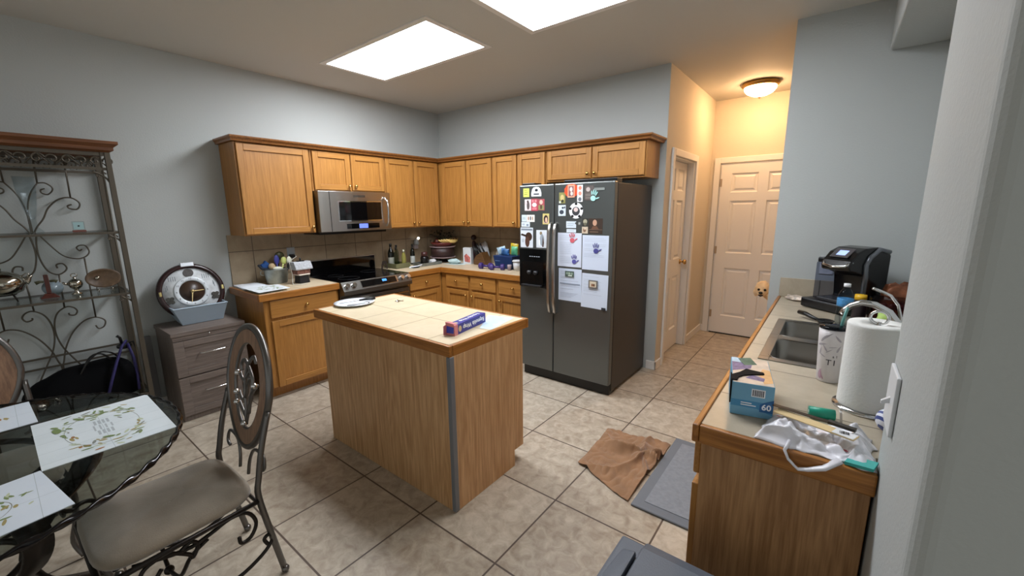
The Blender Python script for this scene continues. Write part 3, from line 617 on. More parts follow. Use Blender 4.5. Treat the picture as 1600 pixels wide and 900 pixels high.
card('magnet', 'grey-green picture magnet holding the ruled form', 2.430, 2.515, .998, 1.046, '#4e6058', [('e', .25, .6, .14, .2, '#8ca090'), ('e', .5, .6, .12, .2, '#a8b8a4'), ('e', .78, .6, .12, .2, '#8ca090'), (.35, .8, .1, .35, '#c8d4c8')], 'magnet', lift=.0032, th=.003)
card('magnet', 'small grey framed picture magnet on the lowest sheet', 2.655, 2.736, .923, .988, '#6f6a66', [(.14, .86, .14, .86, '#d8ccb4'), ('e', .42, .4, .1, .2, '#8a5838'), ('e', .62, .4, .1, .2, '#6a4830')], 'magnet', lift=.004, th=.005)
card('magnet', 'black clip magnet at the bottom corner of the lowest sheet', 2.776, 2.812, .748, .770, '#1e2228', [(.2, .8, .3, .6, '#30343c')], 'magnet', lift=.005, th=.004)
# ------------------------------------------------------------------ sink counter
cabinet('oak base cabinet at the near end of the sink counter with plain end panel', 'x-', 3.955, .40, -2.598, -2.10, 0, .872, [(-2.590, -2.11, .10, .70, (-2.15, .66))], [(-2.590, -2.11, .735, .85)], name='base_cabinet', toe=.10, body=[PALE2])
cabinet('oak sink base cabinet under the double sink', 'x-', 3.955, .60, -2.098, -1.0, 0, .70, [(-2.085, -1.56, .10, .69, (-1.60, .65)), (-1.54, -1.015, .10, .69, (-1.50, .65))], [], name='base_cabinet', toe=.10)
cabinet('oak base cabinet at the far end of the sink counter', 'x-', 3.955, .60, -.998, -.305, 0, .872, [(-.985, -.66, .10, .70, (-.69, .66)), (-.645, -.32, .10, .70, (-.61, .66))], [(-.985, -.66, .735, .85), (-.645, -.32, .735, .85)], name='base_cabinet', toe=.10)
t = thing('countertop', 'beige tiled sink countertop with oak edge along the right wall', 'countertop', (4.2, -1.5, .914))
b = B(); slab_holes(b, 3.951, 4.36, -2.599, -.302, .874, .914, [(4.02, 4.3601, -1.855, -1.065)], 'z'); slab_holes(b, 4.36, 4.618, -2.518, -.302, .874, .914, [(4.3599, 4.515, -1.855, -1.065)], 'z')
b.build('tile_top', CTR, t)
B().box(3.930, 3.950, -2.62, -.302, .856, .916).build('wood_edge', TY, t, bevel=.005)
B().box(3.951, 4.36, -2.62, -2.600, .856, .916).build('wood_edge', TX, t, bevel=.005)
struct('trim_6', B().box(3.935, 4.618, -.313, -.301, .9145, 1.055), CTR, bevel=.003)
SINK = M('sink_steel', '#8f8b85', .3, 1, bump=.03, bscale=500)
t = thing('kitchen_sink', 'double-bowl stainless steel sink set into the tiled counter', 'sink', (4.26, -1.46, .914))
b = B(); slab_holes(b, 4.005, 4.53, -1.87, -1.05, .914, .918, [(4.045, 4.44, -1.825, -1.50), (4.045, 4.44, -1.43, -1.09)], 'z'); b.build('rim', SINK, t, bevel=.0015)
def bowl(x0, x1, y0, y1, d):
    b = B(); rings = []
    def rr(i, z, rad):
        pts = []; a0, a1, c0, c1 = x0+i, x1-i, y0+i, y1-i
        for (cx, cy, s) in ((a1-rad, c1-rad, 0), (a0+rad, c1-rad, 1), (a0+rad, c0+rad, 2), (a1-rad, c0+rad, 3)):
            for k in range(7): a = PI/2*(s+k/6); pts.append((cx+rad*math.cos(a), cy+rad*math.sin(a), z))
        return pts
    R = [rr(-.004, .9185, .05), rr(.004, .912, .055), rr(.010, .80, .06), rr(.018, .76-d, .06), rr(.05, .745-d, .05), rr(.13, .74-d, .03)]
    vs = sum(R, []); n = 28
    b.add(vs, [(k*n+i, k*n+(i+1) % n, (k+1)*n+(i+1) % n, (k+1)*n+i) for k in range(5) for i in range(n)]+[tuple(range(5*n, 6*n))], 0, True)
    o = b.build('bowl', SINK, t, solid=.002, recalc=False)
    B().lathe([(.045, .7435-d), (.04, .7455-d), (.02, .744-d), (.001, .744-d)], ((x0+x1)/2, (y0+y1)/2, 0), 20).build('drain', CHROME, o)
bowl(4.04, 4.445, -1.83, -1.495, .0); bowl(4.04, 4.445, -1.435, -1.085, .0)
t = thing('faucet', 'brushed chrome kitchen faucet arching over the sink', 'faucet', (4.49, -1.46, .918))
B().lathe([(.03, .918), (.03, .93), (.022, .94), (.020, 1.0), (.018, 1.01)], (4.49, -1.46, 0), 18).build('base', CHROME, t)
B().tube([(4.49, -1.46, 1.0), (4.475, -1.46, 1.05), (4.44, -1.46, 1.10), (4.39, -1.46, 1.128), (4.345, -1.46, 1.133), (4.31, -1.46, 1.115), (4.287, -1.46, 1.09), (4.28, -1.46, 1.07)], [.018, .017, .016, .015, .014, .013, .013, .013], 12).build('spout', CHROME, t)
B().tube([(4.49, -1.44, 1.0), (4.50, -1.39, 1.03), (4.51, -1.33, 1.07)], [.009, .007, .006]).build('lever', CHROME, t)
t = thing('filter_faucet', 'thin curved chrome filtered-water spout behind the paper towels', 'faucet', (4.50, -1.24, .918))
B().lathe([(.018, .918), (.016, .93), (.010, .94)], (4.50, -1.24, 0), 14).build('base', CHROME, t)
B().tube([(4.50, -1.24, .93), (4.505, -1.24, 1.04), (4.487, -1.25, 1.10), (4.455, -1.27, 1.145), (4.42, -1.285, 1.163), (4.385, -1.30, 1.178)], .0065, 10).build('spout', CHROME, t)
# coffee maker on its drawer
th = math.radians(-39); RM = Matrix.Translation((4.30, -.555, .914)) @ Matrix.Rotation(th, 4, 'Z')
t = thing('pod_drawer', 'low black coffee pod storage drawer under the coffee maker', 'drawer', (4.30, -.555, .914))
b = B(); b.T = RM; b.box(-.15, .15, -.16, .16, .004, .062); b.build('body', BLACK, t, bevel=.006)
b = B(); b.T = RM; b.box(-.142, .142, -.166, -.16, .008, .056); b.build('front', M('black_plastic_gloss', '#101012', .25), t, bevel=.003)
t = thing('coffee_maker', 'black single-serve coffee maker with blue screen and clear water tank', 'coffee maker', (4.30, -.555, .976))
b = B(); b.T = RM
side = [(.165, .064), (.165, .35), (.14, .385), (.06, .405), (-.03, .40), (-.09, .375), (-.135, .325), (-.15, .29), (-.14, .265), (-.09, .255), (-.035, .235), (-.02, .10), (-.03, .064)]
b.prism(side, -.055, .125, 'x'); b.build('body', M('coffee_black', '#0b0b0c', .22), t, bevel=.008)
b = B(); b.T = RM; b.box(-.055, .125, -.15, -.03, .064, .085); b.build('drip_tray', M('dark_grey_plastic2', '#26262a', .35), t, bevel=.004)
arc = [(-.02, .07), (-.02, .23), (-.028, .30), (-.005, .345), (.06, .392), (.14, .375)]
b = B(); b.T = RM
b.tube([(.128, y, z) for y, z in arc], .014, 8); b.build('silver_side_arch', M('silver_grey_plastic', '#70747a', .3, .5), t)
b = B(); b.T = RM
b.hexa([(-.02, -.128, .342), (.09, -.128, .342), (.09, -.066, .392), (-.02, -.066, .392), (-.02, -.131, .346), (.09, -.131, .346), (.09, -.069, .396), (-.02, -.069, .396)]); b.build('screen_bezel', M('bezel_grey', '#4a4648', .3), t)
b = B(); b.T = RM
b.hexa([(.01, -.116, .356), (.065, -.116, .356), (.065, -.084, .382), (.01, -.084, .382), (.01, -.118, .358), (.065, -.118, .358), (.065, -.086, .384), (.01, -.086, .384)]); b.build('screen', M('pale_blue_screen', '#93a8e8', .3, emit=.9), t)
b = B(); b.T = RM; b.tube([(-.05, -.12, .32), (-.03, -.152, .295), (.035, -.165, .288), (.10, -.152, .295), (.12, -.12, .32)], .009, 8); b.build('handle', CHROME, t)
b = B(); b.T = RM
pts = [(-.06, .14), (-.118, .12), (-.125, .0), (-.118, -.10), (-.10, -.125), (-.06, -.125)]
b.prism(pts, .066, .30, 'z'); b.build('water_tank', glass('tank_plastic', '#c8ccd8'), t, bevel=.006)
b = B(); b.T = RM; b.prism([(x*.97-.002, y*.95) for x, y in pts], .30, .33, 'z'); b.build('tank_lid', BLACK, t, bevel=.006)
# things on the sink counter
def bottle(name, label, c, prof, mats, extra=None, cat='bottle', group=None):
    t = thing(name, label, cat, c, group); return t
t = thing('water_bottle', 'clear plastic water bottle with white cap and blue label by the sink', 'bottle', (4.30, -.985, .914))
B().lathe([(.001, .915), (.034, .915), (.036, .925), (.036, .96), (.033, .97), (.036, .98), (.036, 1.06), (.034, 1.085), (.022, 1.11), (.014, 1.12), (.014, 1.13)], (4.30, -.985, 0), 24).build('bottle_body', glass('clear_plastic', '#dde5e9'), t)
B().lathe([(.0366, 1.02), (.0370, 1.021), (.0370, 1.062), (.0366, 1.063)], (4.30, -.985, 0), 24).build('label_band', M('label_blue', '#4b8fc4', .5, vary=.4, vscale=60), t)
B().lathe([(.001, 1.145), (.016, 1.145), (.016, 1.127), (.001, 1.127)], (4.30, -.985, 0), 18).build('cap', M('cap_white', '#e4e6e8', .4), t)
t = thing('soap_bottle', 'dark bottle with yellow cap beside the water bottle', 'bottle', (4.373, -.80, .914))
B().lathe([(.001, .915), (.032, .915), (.034, .925), (.033, 1.0), (.026, 1.02), (.02, 1.03)], (4.373, -.80, 0), 20).build('bottle_body', M('dark_amber_plastic', '#2c2426', .3), t)
B().lathe([(.001, 1.062), (.028, 1.06), (.029, 1.03), (.001, 1.03)], (4.373, -.80, 0), 18).build('cap', M('cap_yellow', '#e0b020', .4), t)
t = thing('plastic_tub', 'see-through tub with dark red contents right of the coffee maker', 'container', (4.50, -.86, .914))
B().box(4.41, 4.60, -.93, -.79, .916, 1.065).build('tub', glass('tub_plastic', '#b89a9c'), t, bevel=.01)
b = B()
r = random.Random(4)
for k in range(30): b.ball((4.43+r.random()*.15, -.91+r.random()*.1, .94+r.random()*.09), .022, 0, 8)
b.build('contents', M('dark_red_food', '#4a1a1c', .5, vary=.4, vscale=30), t, remesh=.006)
def crumple(name, label, c, size, mat, cat, seed=0, amp=.25, n=26, group=None, rz=0, mats=None):
    b = B(); c0 = Vector(c)
    def fn(u, v):
        a = u*2*PI; p = v*PI
        d = Vector((math.sin(p)*math.cos(a), math.sin(p)*math.sin(a), -math.cos(p)))
        f = 1+amp*noise.fractal(d*1.8+Vector((seed*7.1, 0, 0)), 1, 2, 3)+amp*.8*abs(noise.noise(d*4+Vector((seed, 3, 1))))
        d = Matrix.Rotation(rz, 3, 'Z') @ Vector((d.x*size[0]*f, d.y*size[1]*f, 0))+Vector((0, 0, (d.z)*size[2]*f))
        z = max(d.z, -size[2]*.92)
        return (c0.x+d.x, c0.y+d.y, c0.z+size[2]*.92+z)
    b.grid(fn, n, n//2); o = b.build(name, mat, org=c)
    if label: tag(o, label, cat, group)
    return o
crumple('snack_bag', 'crumpled brown foil snack bag against the wall behind the coffee maker', (4.545, -.60, .914), (.07, .05, .10), M('brown_foil', '#7c4a30', .35, .3, vary=.5, vscale=22), 'bag', 3, .35)
crumple('dish_sponge', 'pale lime green sponge bundle near the faucet', (4.475, -.99, .916), (.035, .03, .05), M('lime_green', '#b4cf72', .7), 'sponge', 5, .3)
crumple('snack_wrapper', 'small white and brown snack wrapper lying by the coffee drawer', (4.055, -.42, .9145), (.075, .04, .018), M('wrapper_print', '#c4b4a4', .4, vary=.7, vscale=28), 'wrapper', 8, .3, rz=-.5)
card_mat = M('white_card', '#e8ecf0', .5)
t = thing('kitchen_ladle', 'black ladle lying at the far edge of the sink', 'ladle', (4.19, -1.0, .918))
B().tube([(4.095, -.93, .945), (4.13, -.965, .945), (4.17, -1.005, .935), (4.215, -1.03, .925)], [.012, .013, .010, .008], 10).build('handle', BLACK, t)
B().lathe([(.001, .919), (.03, .922), (.042, .94), (.036, .94), (.028, .926), (.001, .923)], (4.225, -1.05, 0), 18).build('bowl', BLACK, t)
# outlet plate
t = thing('wall_outlet', 'white outlet plate on the grey wall behind the coffee maker', 'outlet', (4.195, -.301, 1.165))
B().box(4.157, 4.232, -.307, -.3012, 1.10, 1.225).build('plate', M('plate_white', '#dcdfe2', .4), t, bevel=.002)
for z in (1.135, 1.19):
    o = B().lathe([(.016, -.3095), (.017, -.307)], (4.195, 0, z), 16, ax='y').build('socket', M('plate_white', '#dcdfe2', .4), t)
# tumbler
t = thing('travel_tumbler', 'white marbled travel tumbler with lid standing by the sink', 'tumbler', (4.25, -1.975, .914))
cup = B().lathe([(.001, .9145), (.034, .9145), (.036, .918), (.044, 1.08), (.045, 1.118), (.001, 1.118)], (4.25, -1.975, 0), 32).build('cup', M('tumbler_white', '#d9d4d4', .35, vary=.07, vscale=20), t)
B().lathe([(.001, 1.119), (.046, 1.119), (.046, 1.126), (.03, 1.130), (.001, 1.130)], (4.25, -1.975, 0), 32).build('lid', glass('lid_smoke', '#8a8e94'), t)
B().tube([(4.262, -1.97, 1.05), (4.272, -1.965, 1.15), (4.28, -1.96, 1.20)], .005, 8).build('straw', M('teal_straw', '#5f9c96', .3), t)
def oncyl(a, z, h=.0006):   # point on the tumbler wall; angle from -y towards +x
    rr = .036+(z-.918)*(.008/.162)+h
    return Vector((4.25+rr*math.sin(a), -1.975-rr*math.cos(a), z))
def leaf(b, a, z, la, lz, an, m=0, k=10):
    pts = []
    for i in range(k):
        q = 2*PI*i/k; x, y = la*math.cos(q), lz*math.sin(q)*abs(math.sin(q/2+.3))
        pts.append(oncyl(a+(x*math.cos(an)-y*math.sin(an))/.04, z+x*math.sin(an)+y*math.cos(an)))
    cpt = oncyl(a, z, .001); b.add([cpt]+pts, [(0, 1+i, 1+(i+1) % k) for i in range(k)], m)
b = B(); b2 = B()
for a, z, la, lz, an, m in ((-.62, 1.085, .018, .006, 1.0, 0), (-.75, 1.06, .016, .007, .3, 0), (-.5, 1.05, .016, .005, 2.1, 0), (-.85, 1.035, .014, .005, 1.4, 0), (-.66, 1.02, .012, .004, 2.6, 0), (-.15, 1.04, .013, .003, .7, 0), (.1, 1.055, .013, .003, .2, 0), (-.35, 1.095, .02, .006, .8, 0), (-.7, .945, .02, .014, 1.5, 1), (-.5, .935, .01, .006, 1.9, 1), (.35, 1.09, .016, .006, 2.2, 0), (.5, 1.05, .014, .006, 1.2, 0)): leaf(b2 if m else b, a, z, la, lz*.8, an)
b.build('leaf_print', M('grey_leaf', '#aaa4aa', .5), cup, recalc=False); b2.build('petal_print', M('mauve_petal', '#b998a8', .5), cup, recalc=False)
DK = M('dark_print', '#2a2830', .5)
for ch, a, z, s in (('T', -.12, .995, .030), ('I', .30, .995, .030), ('a', .18, 1.020, .014), ('l', .42, 1.020, .014)):
    p = oncyl(a, z, .001); text_geo(ch, s, DK, cup, frame(p, (math.cos(a), math.sin(a), 0), (0, 0, 1)), name='lettering')
# paper towels
t = thing('paper_towel_roll', 'large white paper towel roll on a chrome holder at the near end', 'paper towels', (4.352, -2.18, .914))
B().lathe([(.001, .9145), (.088, .9145), (.088, .921), (.06, .925), (.001, .925)], (4.352, -2.18, 0), 40).build('holder_base', CHROME, t)
prof = [(.022, .926), (.075, .926), (.0765, .930)]+[(.0765, .93+i*.01) for i in range(1, 27)]+[(.0765, 1.196), (.074, 1.201), (.022, 1.199), (.022, .926)]
B().lathe(prof, (4.352, -2.18, 0), 48).build('paper_roll', M('towel_paper', '#e4e4e0', .9, bump=.6, bscale=130), t)
B().tube([(4.352, -2.18, .925), (4.352, -2.18, 1.205)], .006).tube([(4.352+.022*math.cos(a), -2.18, 1.22+.02*math.sin(a)) for a in [k*PI/8 for k in range(16)]], .0045, 8, True).build('holder_rod', CHROME, t)
tag(B().ball((4.40, -2.335, .951), .036, 0, 20).build('striped_ball', (lambda m: m)(M('stripe_base', '#e2e2ea', .5)), org=(4.40, -2.335, .915)), 'small striped blue and white ball beside the paper towels', 'ball')
def striped():
    m, nt, bb = base_mat('blue_white_stripes'); N = nt.nodes; L = nt.links; tc = N.new('ShaderNodeTexCoord'); wv = N.new('ShaderNodeTexWave'); wv.inputs['Scale'].default_value = 22; wv.bands_direction = 'DIAGONAL'
    r = N.new('ShaderNodeValToRGB'); r.color_ramp.interpolation = 'CONSTANT'; r.color_ramp.elements[0].color = lin('#3c4a86'); r.color_ramp.elements[1].position = .5; r.color_ramp.elements[1].color = lin('#dfe0ea')
    L.new(tc.outputs['Object'], wv.inputs[0]); L.new(wv.outputs[0], r.inputs[0]); L.new(r.outputs[0], bb.inputs[0]); return m
bpy.data.objects['striped_ball'].data.materials[0] = striped()
# switch plate on the near wall
t = thing('light_switch', 'white switch plate seen edge-on on the near right wall', 'switch', (4.362, -2.63, 1.125))
B().box(4.3535, 4.3615, -2.695, -2.575, 1.055, 1.195).build('plate', M('plate_white', '#dcdfe2', .4), t, bevel=.0025)
for y in (-2.64,): B().hexa([(4.3535, y-.006, 1.118), (4.3535, y+.006, 1.118), (4.3535, y+.006, 1.132), (4.3535, y-.006, 1.132), (4.339, y-.004, 1.112), (4.339, y+.004, 1.112), (4.339, y+.004, 1.120), (4.339, y-.004, 1.120)]).build('toggle', M('plate_white', '#dcdfe2', .4), t)
# blue bag box
t = thing('waste_bag_box', 'blue cardboard box of bags marked 60 with a torn top on the sink counter', 'box', (4.04, -2.34, .914))
RB = Matrix.Translation((4.040, -2.345, .914)) @ Matrix.Rotation(math.radians(11), 4, 'Z')
BX = M('box_light_blue', '#6fa6c4', .5); BD = M('box_dark_blue', '#1f5f96', .5); BMid = M('box_mid_blue', '#4189b4', .5)
b = B(); b.T = RB; b.box(-.058, .058, -.123, .123, .0005, .108)
b.build('carton', BX, t, bevel=.0015)
b = B(); b.T = RB; b.box(-.058, .058, -.1236, -.123, .030, .052, 0); b.prism([(.015, .030), (.0585, .014), (.0585, .064), (.035, .052)], -.1240, -.1236, 'y', 0)
b.prism([(.022, .022), (.0585, .022), (.0585, .066), (.03, .052), (.022, .045)], -.1244, -.124, 'y', 1); b.build('printed_bands', [BMid, BD], t)
b = B(); b.T = RB
b.box(-.003, .034, -.1238, -.1231, .068, .094, 1); r = random.Random(2); x = .000
while x < .030: w_ = r.uniform(.0008, .0028); b.box(x, x+w_, -.1242, -.1238, .071, .091, 0); x += w_+r.uniform(.0008, .002)
b.build('barcode', [DK, M('label_white', '#e6e8ea', .5)], t)
WHT = M('print_white', '#f2f4f6', .5)
def boxtext(s, x, z, sz, y=-.1246, mat=WHT, bold=0): text_geo(s, sz, mat, t, RB @ frame((x, y, z), (1, 0, 0), (0, 0, 1)), bold=bold)
boxtext('60', .040, .038, .026, bold=.0006)
b = B(); b.T = RB
for k, (a, c) in enumerate(((-.03, .0), (-.03, .012))): b.box(a, c, -.1240, -.1236, .043-k*.007, .046-k*.007)
b.build('small_print', WHT, t)
b = B(); b.T = RB
b.box(-.056, .056, -.121, .121, .1081, .1086, 0)
b.prism([(-.056, .121), (-.056, .075), (-.02, .07), (-.005, .121)], .1086, .1088, 'z', 1)
b.prism([(-.056, .075), (-.056, -.02), (.0, .02), (.005, .06), (-.02, .07)], .1086, .1089, 'z', 2)
b.prism([(-.02, -.075), (.03, -.09), (.035, -.06), (.0, -.04)], .1086, .1089, 'z', 2)
b.prism([(.03, -.11), (.056, -.09), (.056, .02), (.035, .03), (.02, -.03)], .1086, .1088, 'z', 3)
b.build('top_print', [M('print_cream', '#d9c4b0', .5, vary=.15, vscale=25), M('print_ice', '#b8d2e4', .5, vary=.2, vscale=60), M('print_lavender', '#76688e', .5, vary=.35, vscale=90), M('print_sand', '#e0b078', .5, vary=.2, vscale=30)], t)
b = B(); b.T = RB
b.prism([(-.062, -.112), (-.062, -.07), (-.035, -.035), (-.015, .005), (.0, -.002), (.035, -.012), (.036, -.028), (.0, -.045), (-.025, -.062), (-.04, -.085), (-.045, -.112)], .109, .1125, 'z'); b.prism([(-.121, .035), (-.085, .045), (-.05, .112), (-.12, .112)], -.062, -.0585, 'x')
b.build('black_bag_edge', M('black_bag', '#050506', .7, spec=.15), t, bevel=.001)
b = B(); b.T = RB @ Matrix.Translation((-.008, .075, .113)) @ Matrix.Rotation(.5, 4, 'Z') @ Matrix.Rotation(.25, 4, 'X'); b.box(-.022, .022, -.022, .022, 0, .001); b.build('torn_flap', M('flap_olive', '#6a7c64', .6, vary=.2, vscale=40), t)
# green roll
t = thing('bag_roll', 'small teal green roll of bags behind the plastic bag', 'roll', (4.24, -2.345, .914))
RG = Matrix.Translation((4.24, -2.345, .931)) @ Matrix.Rotation(math.radians(12), 4, 'Z')
b = B(); b.T = RG; b.lathe([(.004, -.033), (.0165, -.033), (.0165, .033), (.004, .033)], (0, 0, 0), 22, ax='x'); b.build('roll', M('teal_green', '#1f9c80', .35), t)
b = B(); b.T = RG; b.lathe([(.001, -.0335), (.005, -.0335), (.005, .0335), (.001, .0335)], (0, 0, 0), 10, ax='x'); b.build('core', M('white_card', '#e8ecf0', .5), t)
# plastic shopping bag heap
t = thing('plastic_bag', 'crumpled white plastic shopping bag with red print at the counter end', 'bag', (4.22, -2.50, .914))
def bagfn(u, v):
    x = 4.090+.03*v+u*(.268-.03*v); y = -2.602+v*.185
    edge = min(u, 1-u, v, 1-v)*6; e = min(1, edge)
    h = .038*e*(.55+.45*math.sin(7*u+2*v))+.020*abs(noise.noise(Vector((x*22, y*26, 1))))*e+.018*noise.fractal(Vector((x*30, y*30, 5)), 1, 2, 3)*e
    wob = .015*noise.noise(Vector((u*5, v*5, 9)))
    return (x+wob, y+.018*noise.noise(Vector((u*6, 3, v*6)))-.0, .9165+max(0, h))
PLB = M('white_plastic_film', '#ecebf2', .25, sss=0, vary=.04, vscale=14)
b = B().grid(bagfn, 60, 44); b.build('film', PLB, t, recalc=True, solid=.0012)
b = B().tube([(4.175, -2.595, .930), (4.168, -2.628, .920), (4.178, -2.632, .900), (4.194, -2.634, .886), (4.202, -2.634, .880), (4.222, -2.632, .886), (4.255, -2.630, .902), (4.285, -2.61, .925)], [.010, .008, .007, .006, .007, .009, .012, .014], 8, flat=.5); b.build('handle_loop', PLB, t)
b = B()
for (u, v, s) in ((.12, .75, .012), (.35, .5, .010), (.55, .35, .012), (.66, .42, .008), (.75, .3, .009)):
    p = Vector(bagfn(u, v)); b.add([p+Vector((s*math.cos(a)*(1+.4*math.sin(3*a)), s*.6*math.sin(a), .0022)) for a in [k*PI/5 for k in range(10)]], [tuple(range(10))])
b.build('red_print', M('red_print', '#b0445c', .5), t, recalc=False)
def strip(p0, p1, w_, z0, z1, th_, mat, name, parent=None):
    b = B(); d = Vector((p1[0]-p0[0], p1[1]-p0[1], 0)); n = Vector((-d.y, d.x, 0)).normalized()*w_/2
    A = Vector((p0[0], p0[1], z0)); C_ = Vector((p1[0], p1[1], z1)); up = Vector((0, 0, th_))
    b.hexa([A-n, C_-n, C_+n, A+n, A-n+up, C_-n+up, C_+n+up, A+n+up]); return b.build(name, mat, parent)
t = thing('cardboard_sleeve', 'cream cardboard sleeve with barcode label lying on the plastic bag', 'packaging', (4.22, -2.51, .955))
cs = strip((4.130, -2.475), (4.315, -2.545), .036, .960, .964, .003, M('cream_card', '#dcc290', .6), 'sleeve', t)
strip((4.268, -2.527), (4.313, -2.544), .034, .9667, .9672, .0006, M('label_white', '#e6e8ea', .5), 'label_patch', t)
b = B()
for k in range(7): q = .25+k*.08; b.box(4.270+.04*q, 4.2715+.04*q+.0006*(k % 3), -2.540, -2.524, .9680, .9685)
b.build('barcode', DK, t)
t = thing('bread_knife', 'long dark knife lying on the plastic bag beside the cream sleeve', 'knife', (4.22, -2.47, .96))
strip((4.120, -2.455), (4.255, -2.487), .016, .967, .968, .002, M('dark_steel', '#4a4038', .35, .8), 'blade', t)
strip((4.255, -2.487), (4.315, -2.501), .016, .966, .965, .008, M('dark_handle', '#33302e', .4), 'handle', t)
t = tag(strip((4.30, -2.585), (4.355, -2.600), .045, .917, .925, .008, M('teal_cloth', '#3fa8a0', .7), 'teal_cloth'), 'corner of a teal cloth under the plastic bag by the wall', 'cloth')
# ------------------------------------------------------------------ floor things right
t = thing('floor_mat', 'grey cushioned kitchen mat along the sink cabinets', 'mat', (3.73, -1.55, 0))
GM = M('mat_grey', '#7e8288', .7, bump=.5, bscale=120, vary=.1, vscale=45)
B().box(3.505, 3.955, -1.958, -1.15, 0.0005, .014).build('border', M('mat_border', '#6a6e74', .7, bump=.2), t, bevel=.006)
B().box(3.560, 3.90, -1.90, -1.21, .0142, .0175).build('centre_pad', GM, t, bevel=.003)
# brown towel
def towel(u, v):
    # corner points of the spread cloth, gathered towards its middle right
    P = [Vector((3.075, -1.31)), Vector((3.50, -1.25)), Vector((3.485, -1.95)), Vector((3.10, -1.80))]
    x = (P[0]*(1-u)+P[1]*u)*(1-v)+(P[3]*(1-u)+P[2]*u)*v
    c = Vector((3.405, -1.50)); d = x-c; r = d.length; a = math.atan2(d.y, d.x)
    ph = a*3.0+.9*math.sin(a*1.0+.6)+3.2*r+.7*noise.noise(Vector((x.x*5, x.y*5, 3)))
    ridge = (1-abs(math.sin(ph)))**2.0
    k = 1+.06*noise.noise(Vector((a*2.4, 1, 1)))-.05*ridge
    x = c+d*k
    ed = min(u, 1-u, v, 1-v)
    h = .005+.07*ridge*min(1, r/.07)*math.exp(-(r/.46)**2)*(.7+.3*math.sin(a*1.7+1))+.050*math.exp(-(r/.075)**2)*(.7+.3*math.cos(3*a))+.014*abs(noise.noise(Vector((u*8, v*8, 4))))
    s_ = .012*math.cos(ph)*math.exp(-(r/.25)**2); x = x+Vector((-d.y, d.x))/(r+.01)*s_
    return (x.x, x.y, h)
b = B().grid(towel, 130, 130)
tag(b.build('floor_towel', M('brown_towel', '#8f6a4a', .95, bump=1, bscale=320, vary=.15, vscale=12, sheen=.3), solid=.004, org=(3.3, -1.55, 0)), 'crumpled brown towel on the floor tiles beside the grey mat', 'towel')
# trash bin
t = thing('trash_bin', 'grey-blue plastic trash bin with a hinged lid at the counter end', 'trash bin', (4.03, -2.99, 0))
TB = M('bin_grey_blue', '#565c66', .5, bump=.3, bscale=260); TB2 = M('bin_dark', '#3a3e46', .5)
def taper(b, x0, x1, y0, y1, z0, z1, i):
    b.hexa([(x0+i, y0+i, z0), (x1-i, y0+i, z0), (x1-i, y1-i, z0), (x0+i, y1-i, z0), (x0, y0, z1), (x1, y0, z1), (x1, y1, z1), (x0, y1, z1)])
b = B(); taper(b, 3.815, 4.255, -3.145, -2.825, 0.002, .575, .05); b.build('bucket', TB2, t, bevel=.03, seg=4)
b = B(); b.box(3.80, 4.27, -3.16, -2.81, .572, .592); b.build('rim', TB, t, bevel=.009)
b = B(); pr = [(-3.155, .594), (-3.155, .612), (-3.12, .624), (-2.86, .624), (-2.82, .612), (-2.815, .594)]
b.prism(pr, 3.875, 4.265, 'x'); b.build('lid', TB, t, bevel=.009, seg=3)
b = B(); b.hexa([(3.802, -3.15, .594), (3.866, -3.15, .594), (3.866, -2.865, .594), (3.822, -2.865, .594), (3.810, -3.14, .604), (3.866, -3.14, .618), (3.866, -2.875, .618), (3.828, -2.875, .604)]); b.build('side_flap', TB, t, bevel=.006)
# ------------------------------------------------------------------ the dog
t = None
FUR = M('cream_fur', '#ecd0a6', .95, bump=1.0, bscale=55, vary=.16, vscale=18, sheen=.3)
b = B()
def curl(c, r, n, spread, seed, rs=.022, sc=(1, 1, 1)):
    rr = random.Random(seed)
    b.ball(c, r, 0, 16, sc)
    for k in range(n):
        a = rr.uniform(0, 2*PI); q = math.acos(rr.uniform(-1, 1)); d = Vector((math.sin(q)*math.cos(a)*sc[0], math.sin(q)*math.sin(a)*sc[1], math.cos(q)*sc[2]))
        b.ball(Vector(c)+d*r*spread, rs*rr.uniform(.7, 1.2), 0, 8)
HC = Vector((3.690, 1.0, .730))
curl(HC, .062, 70, .93, 1, .018, (1.0, .95, .88)); curl(HC+Vector((-.004, -.045, -.035)), .036, 26, .9, 2, .012)
for sx in (-1, 1): curl(HC+Vector((sx*.056, .005, -.035)), .026, 34, .95, 3+sx, .014, (.7, .8, 1.8))
curl(HC+Vector((0, .0, .030)), .052, 40, .93, 8, .016)
# neck, chest and body turned away behind the wall end
b.tube([HC+Vector((.02, .03, -.03)), (3.79, 1.04, .66), (3.86, 1.06, .60), (3.92, 1.08, .54)], [.055, .07, .09, .12], 14)
b.tube([(3.80, 1.08, .50), (3.86, 1.08, .51), (4.0, 1.09, .51), (4.2, 1.10, .51), (4.38, 1.10, .52), (4.44, 1.1, .53)], [.07, .125, .14, .12, .11, .06], 16)
for (x, y, fr) in ((3.80, 1.01, 1), (3.82, 1.16, 1)):
    b.tube([(x+.04, y+.01, .52), (x+.01, y, .38), (x, y, .27), (x-.005, y, .14), (x-.002, y, .05)], [.075, .055, .042, .036, .036], 12); b.ball((x-.025, y, .032), .038, 0, 12, (1.35, 1, .82))
for (x, y) in ((4.36, 1.03), (4.38, 1.18)):
    b.tube([(x, y, .50), (x-.03, y, .38), (x-.02, y, .29), (x+.06, y, .20), (x+.055, y, .10), (x+.045, y, .05)], [.095, .07, .045, .032, .032, .034], 12); b.ball((x+.02, y, .032), .038, 0, 12, (1.35, 1, .82))
b.tube([(4.42, 1.1, .57), (4.49, 1.1, .65), (4.50, 1.1, .72)], [.03, .03, .035], 10); b.ball((4.50, 1.1, .745), .05, 0, 12)
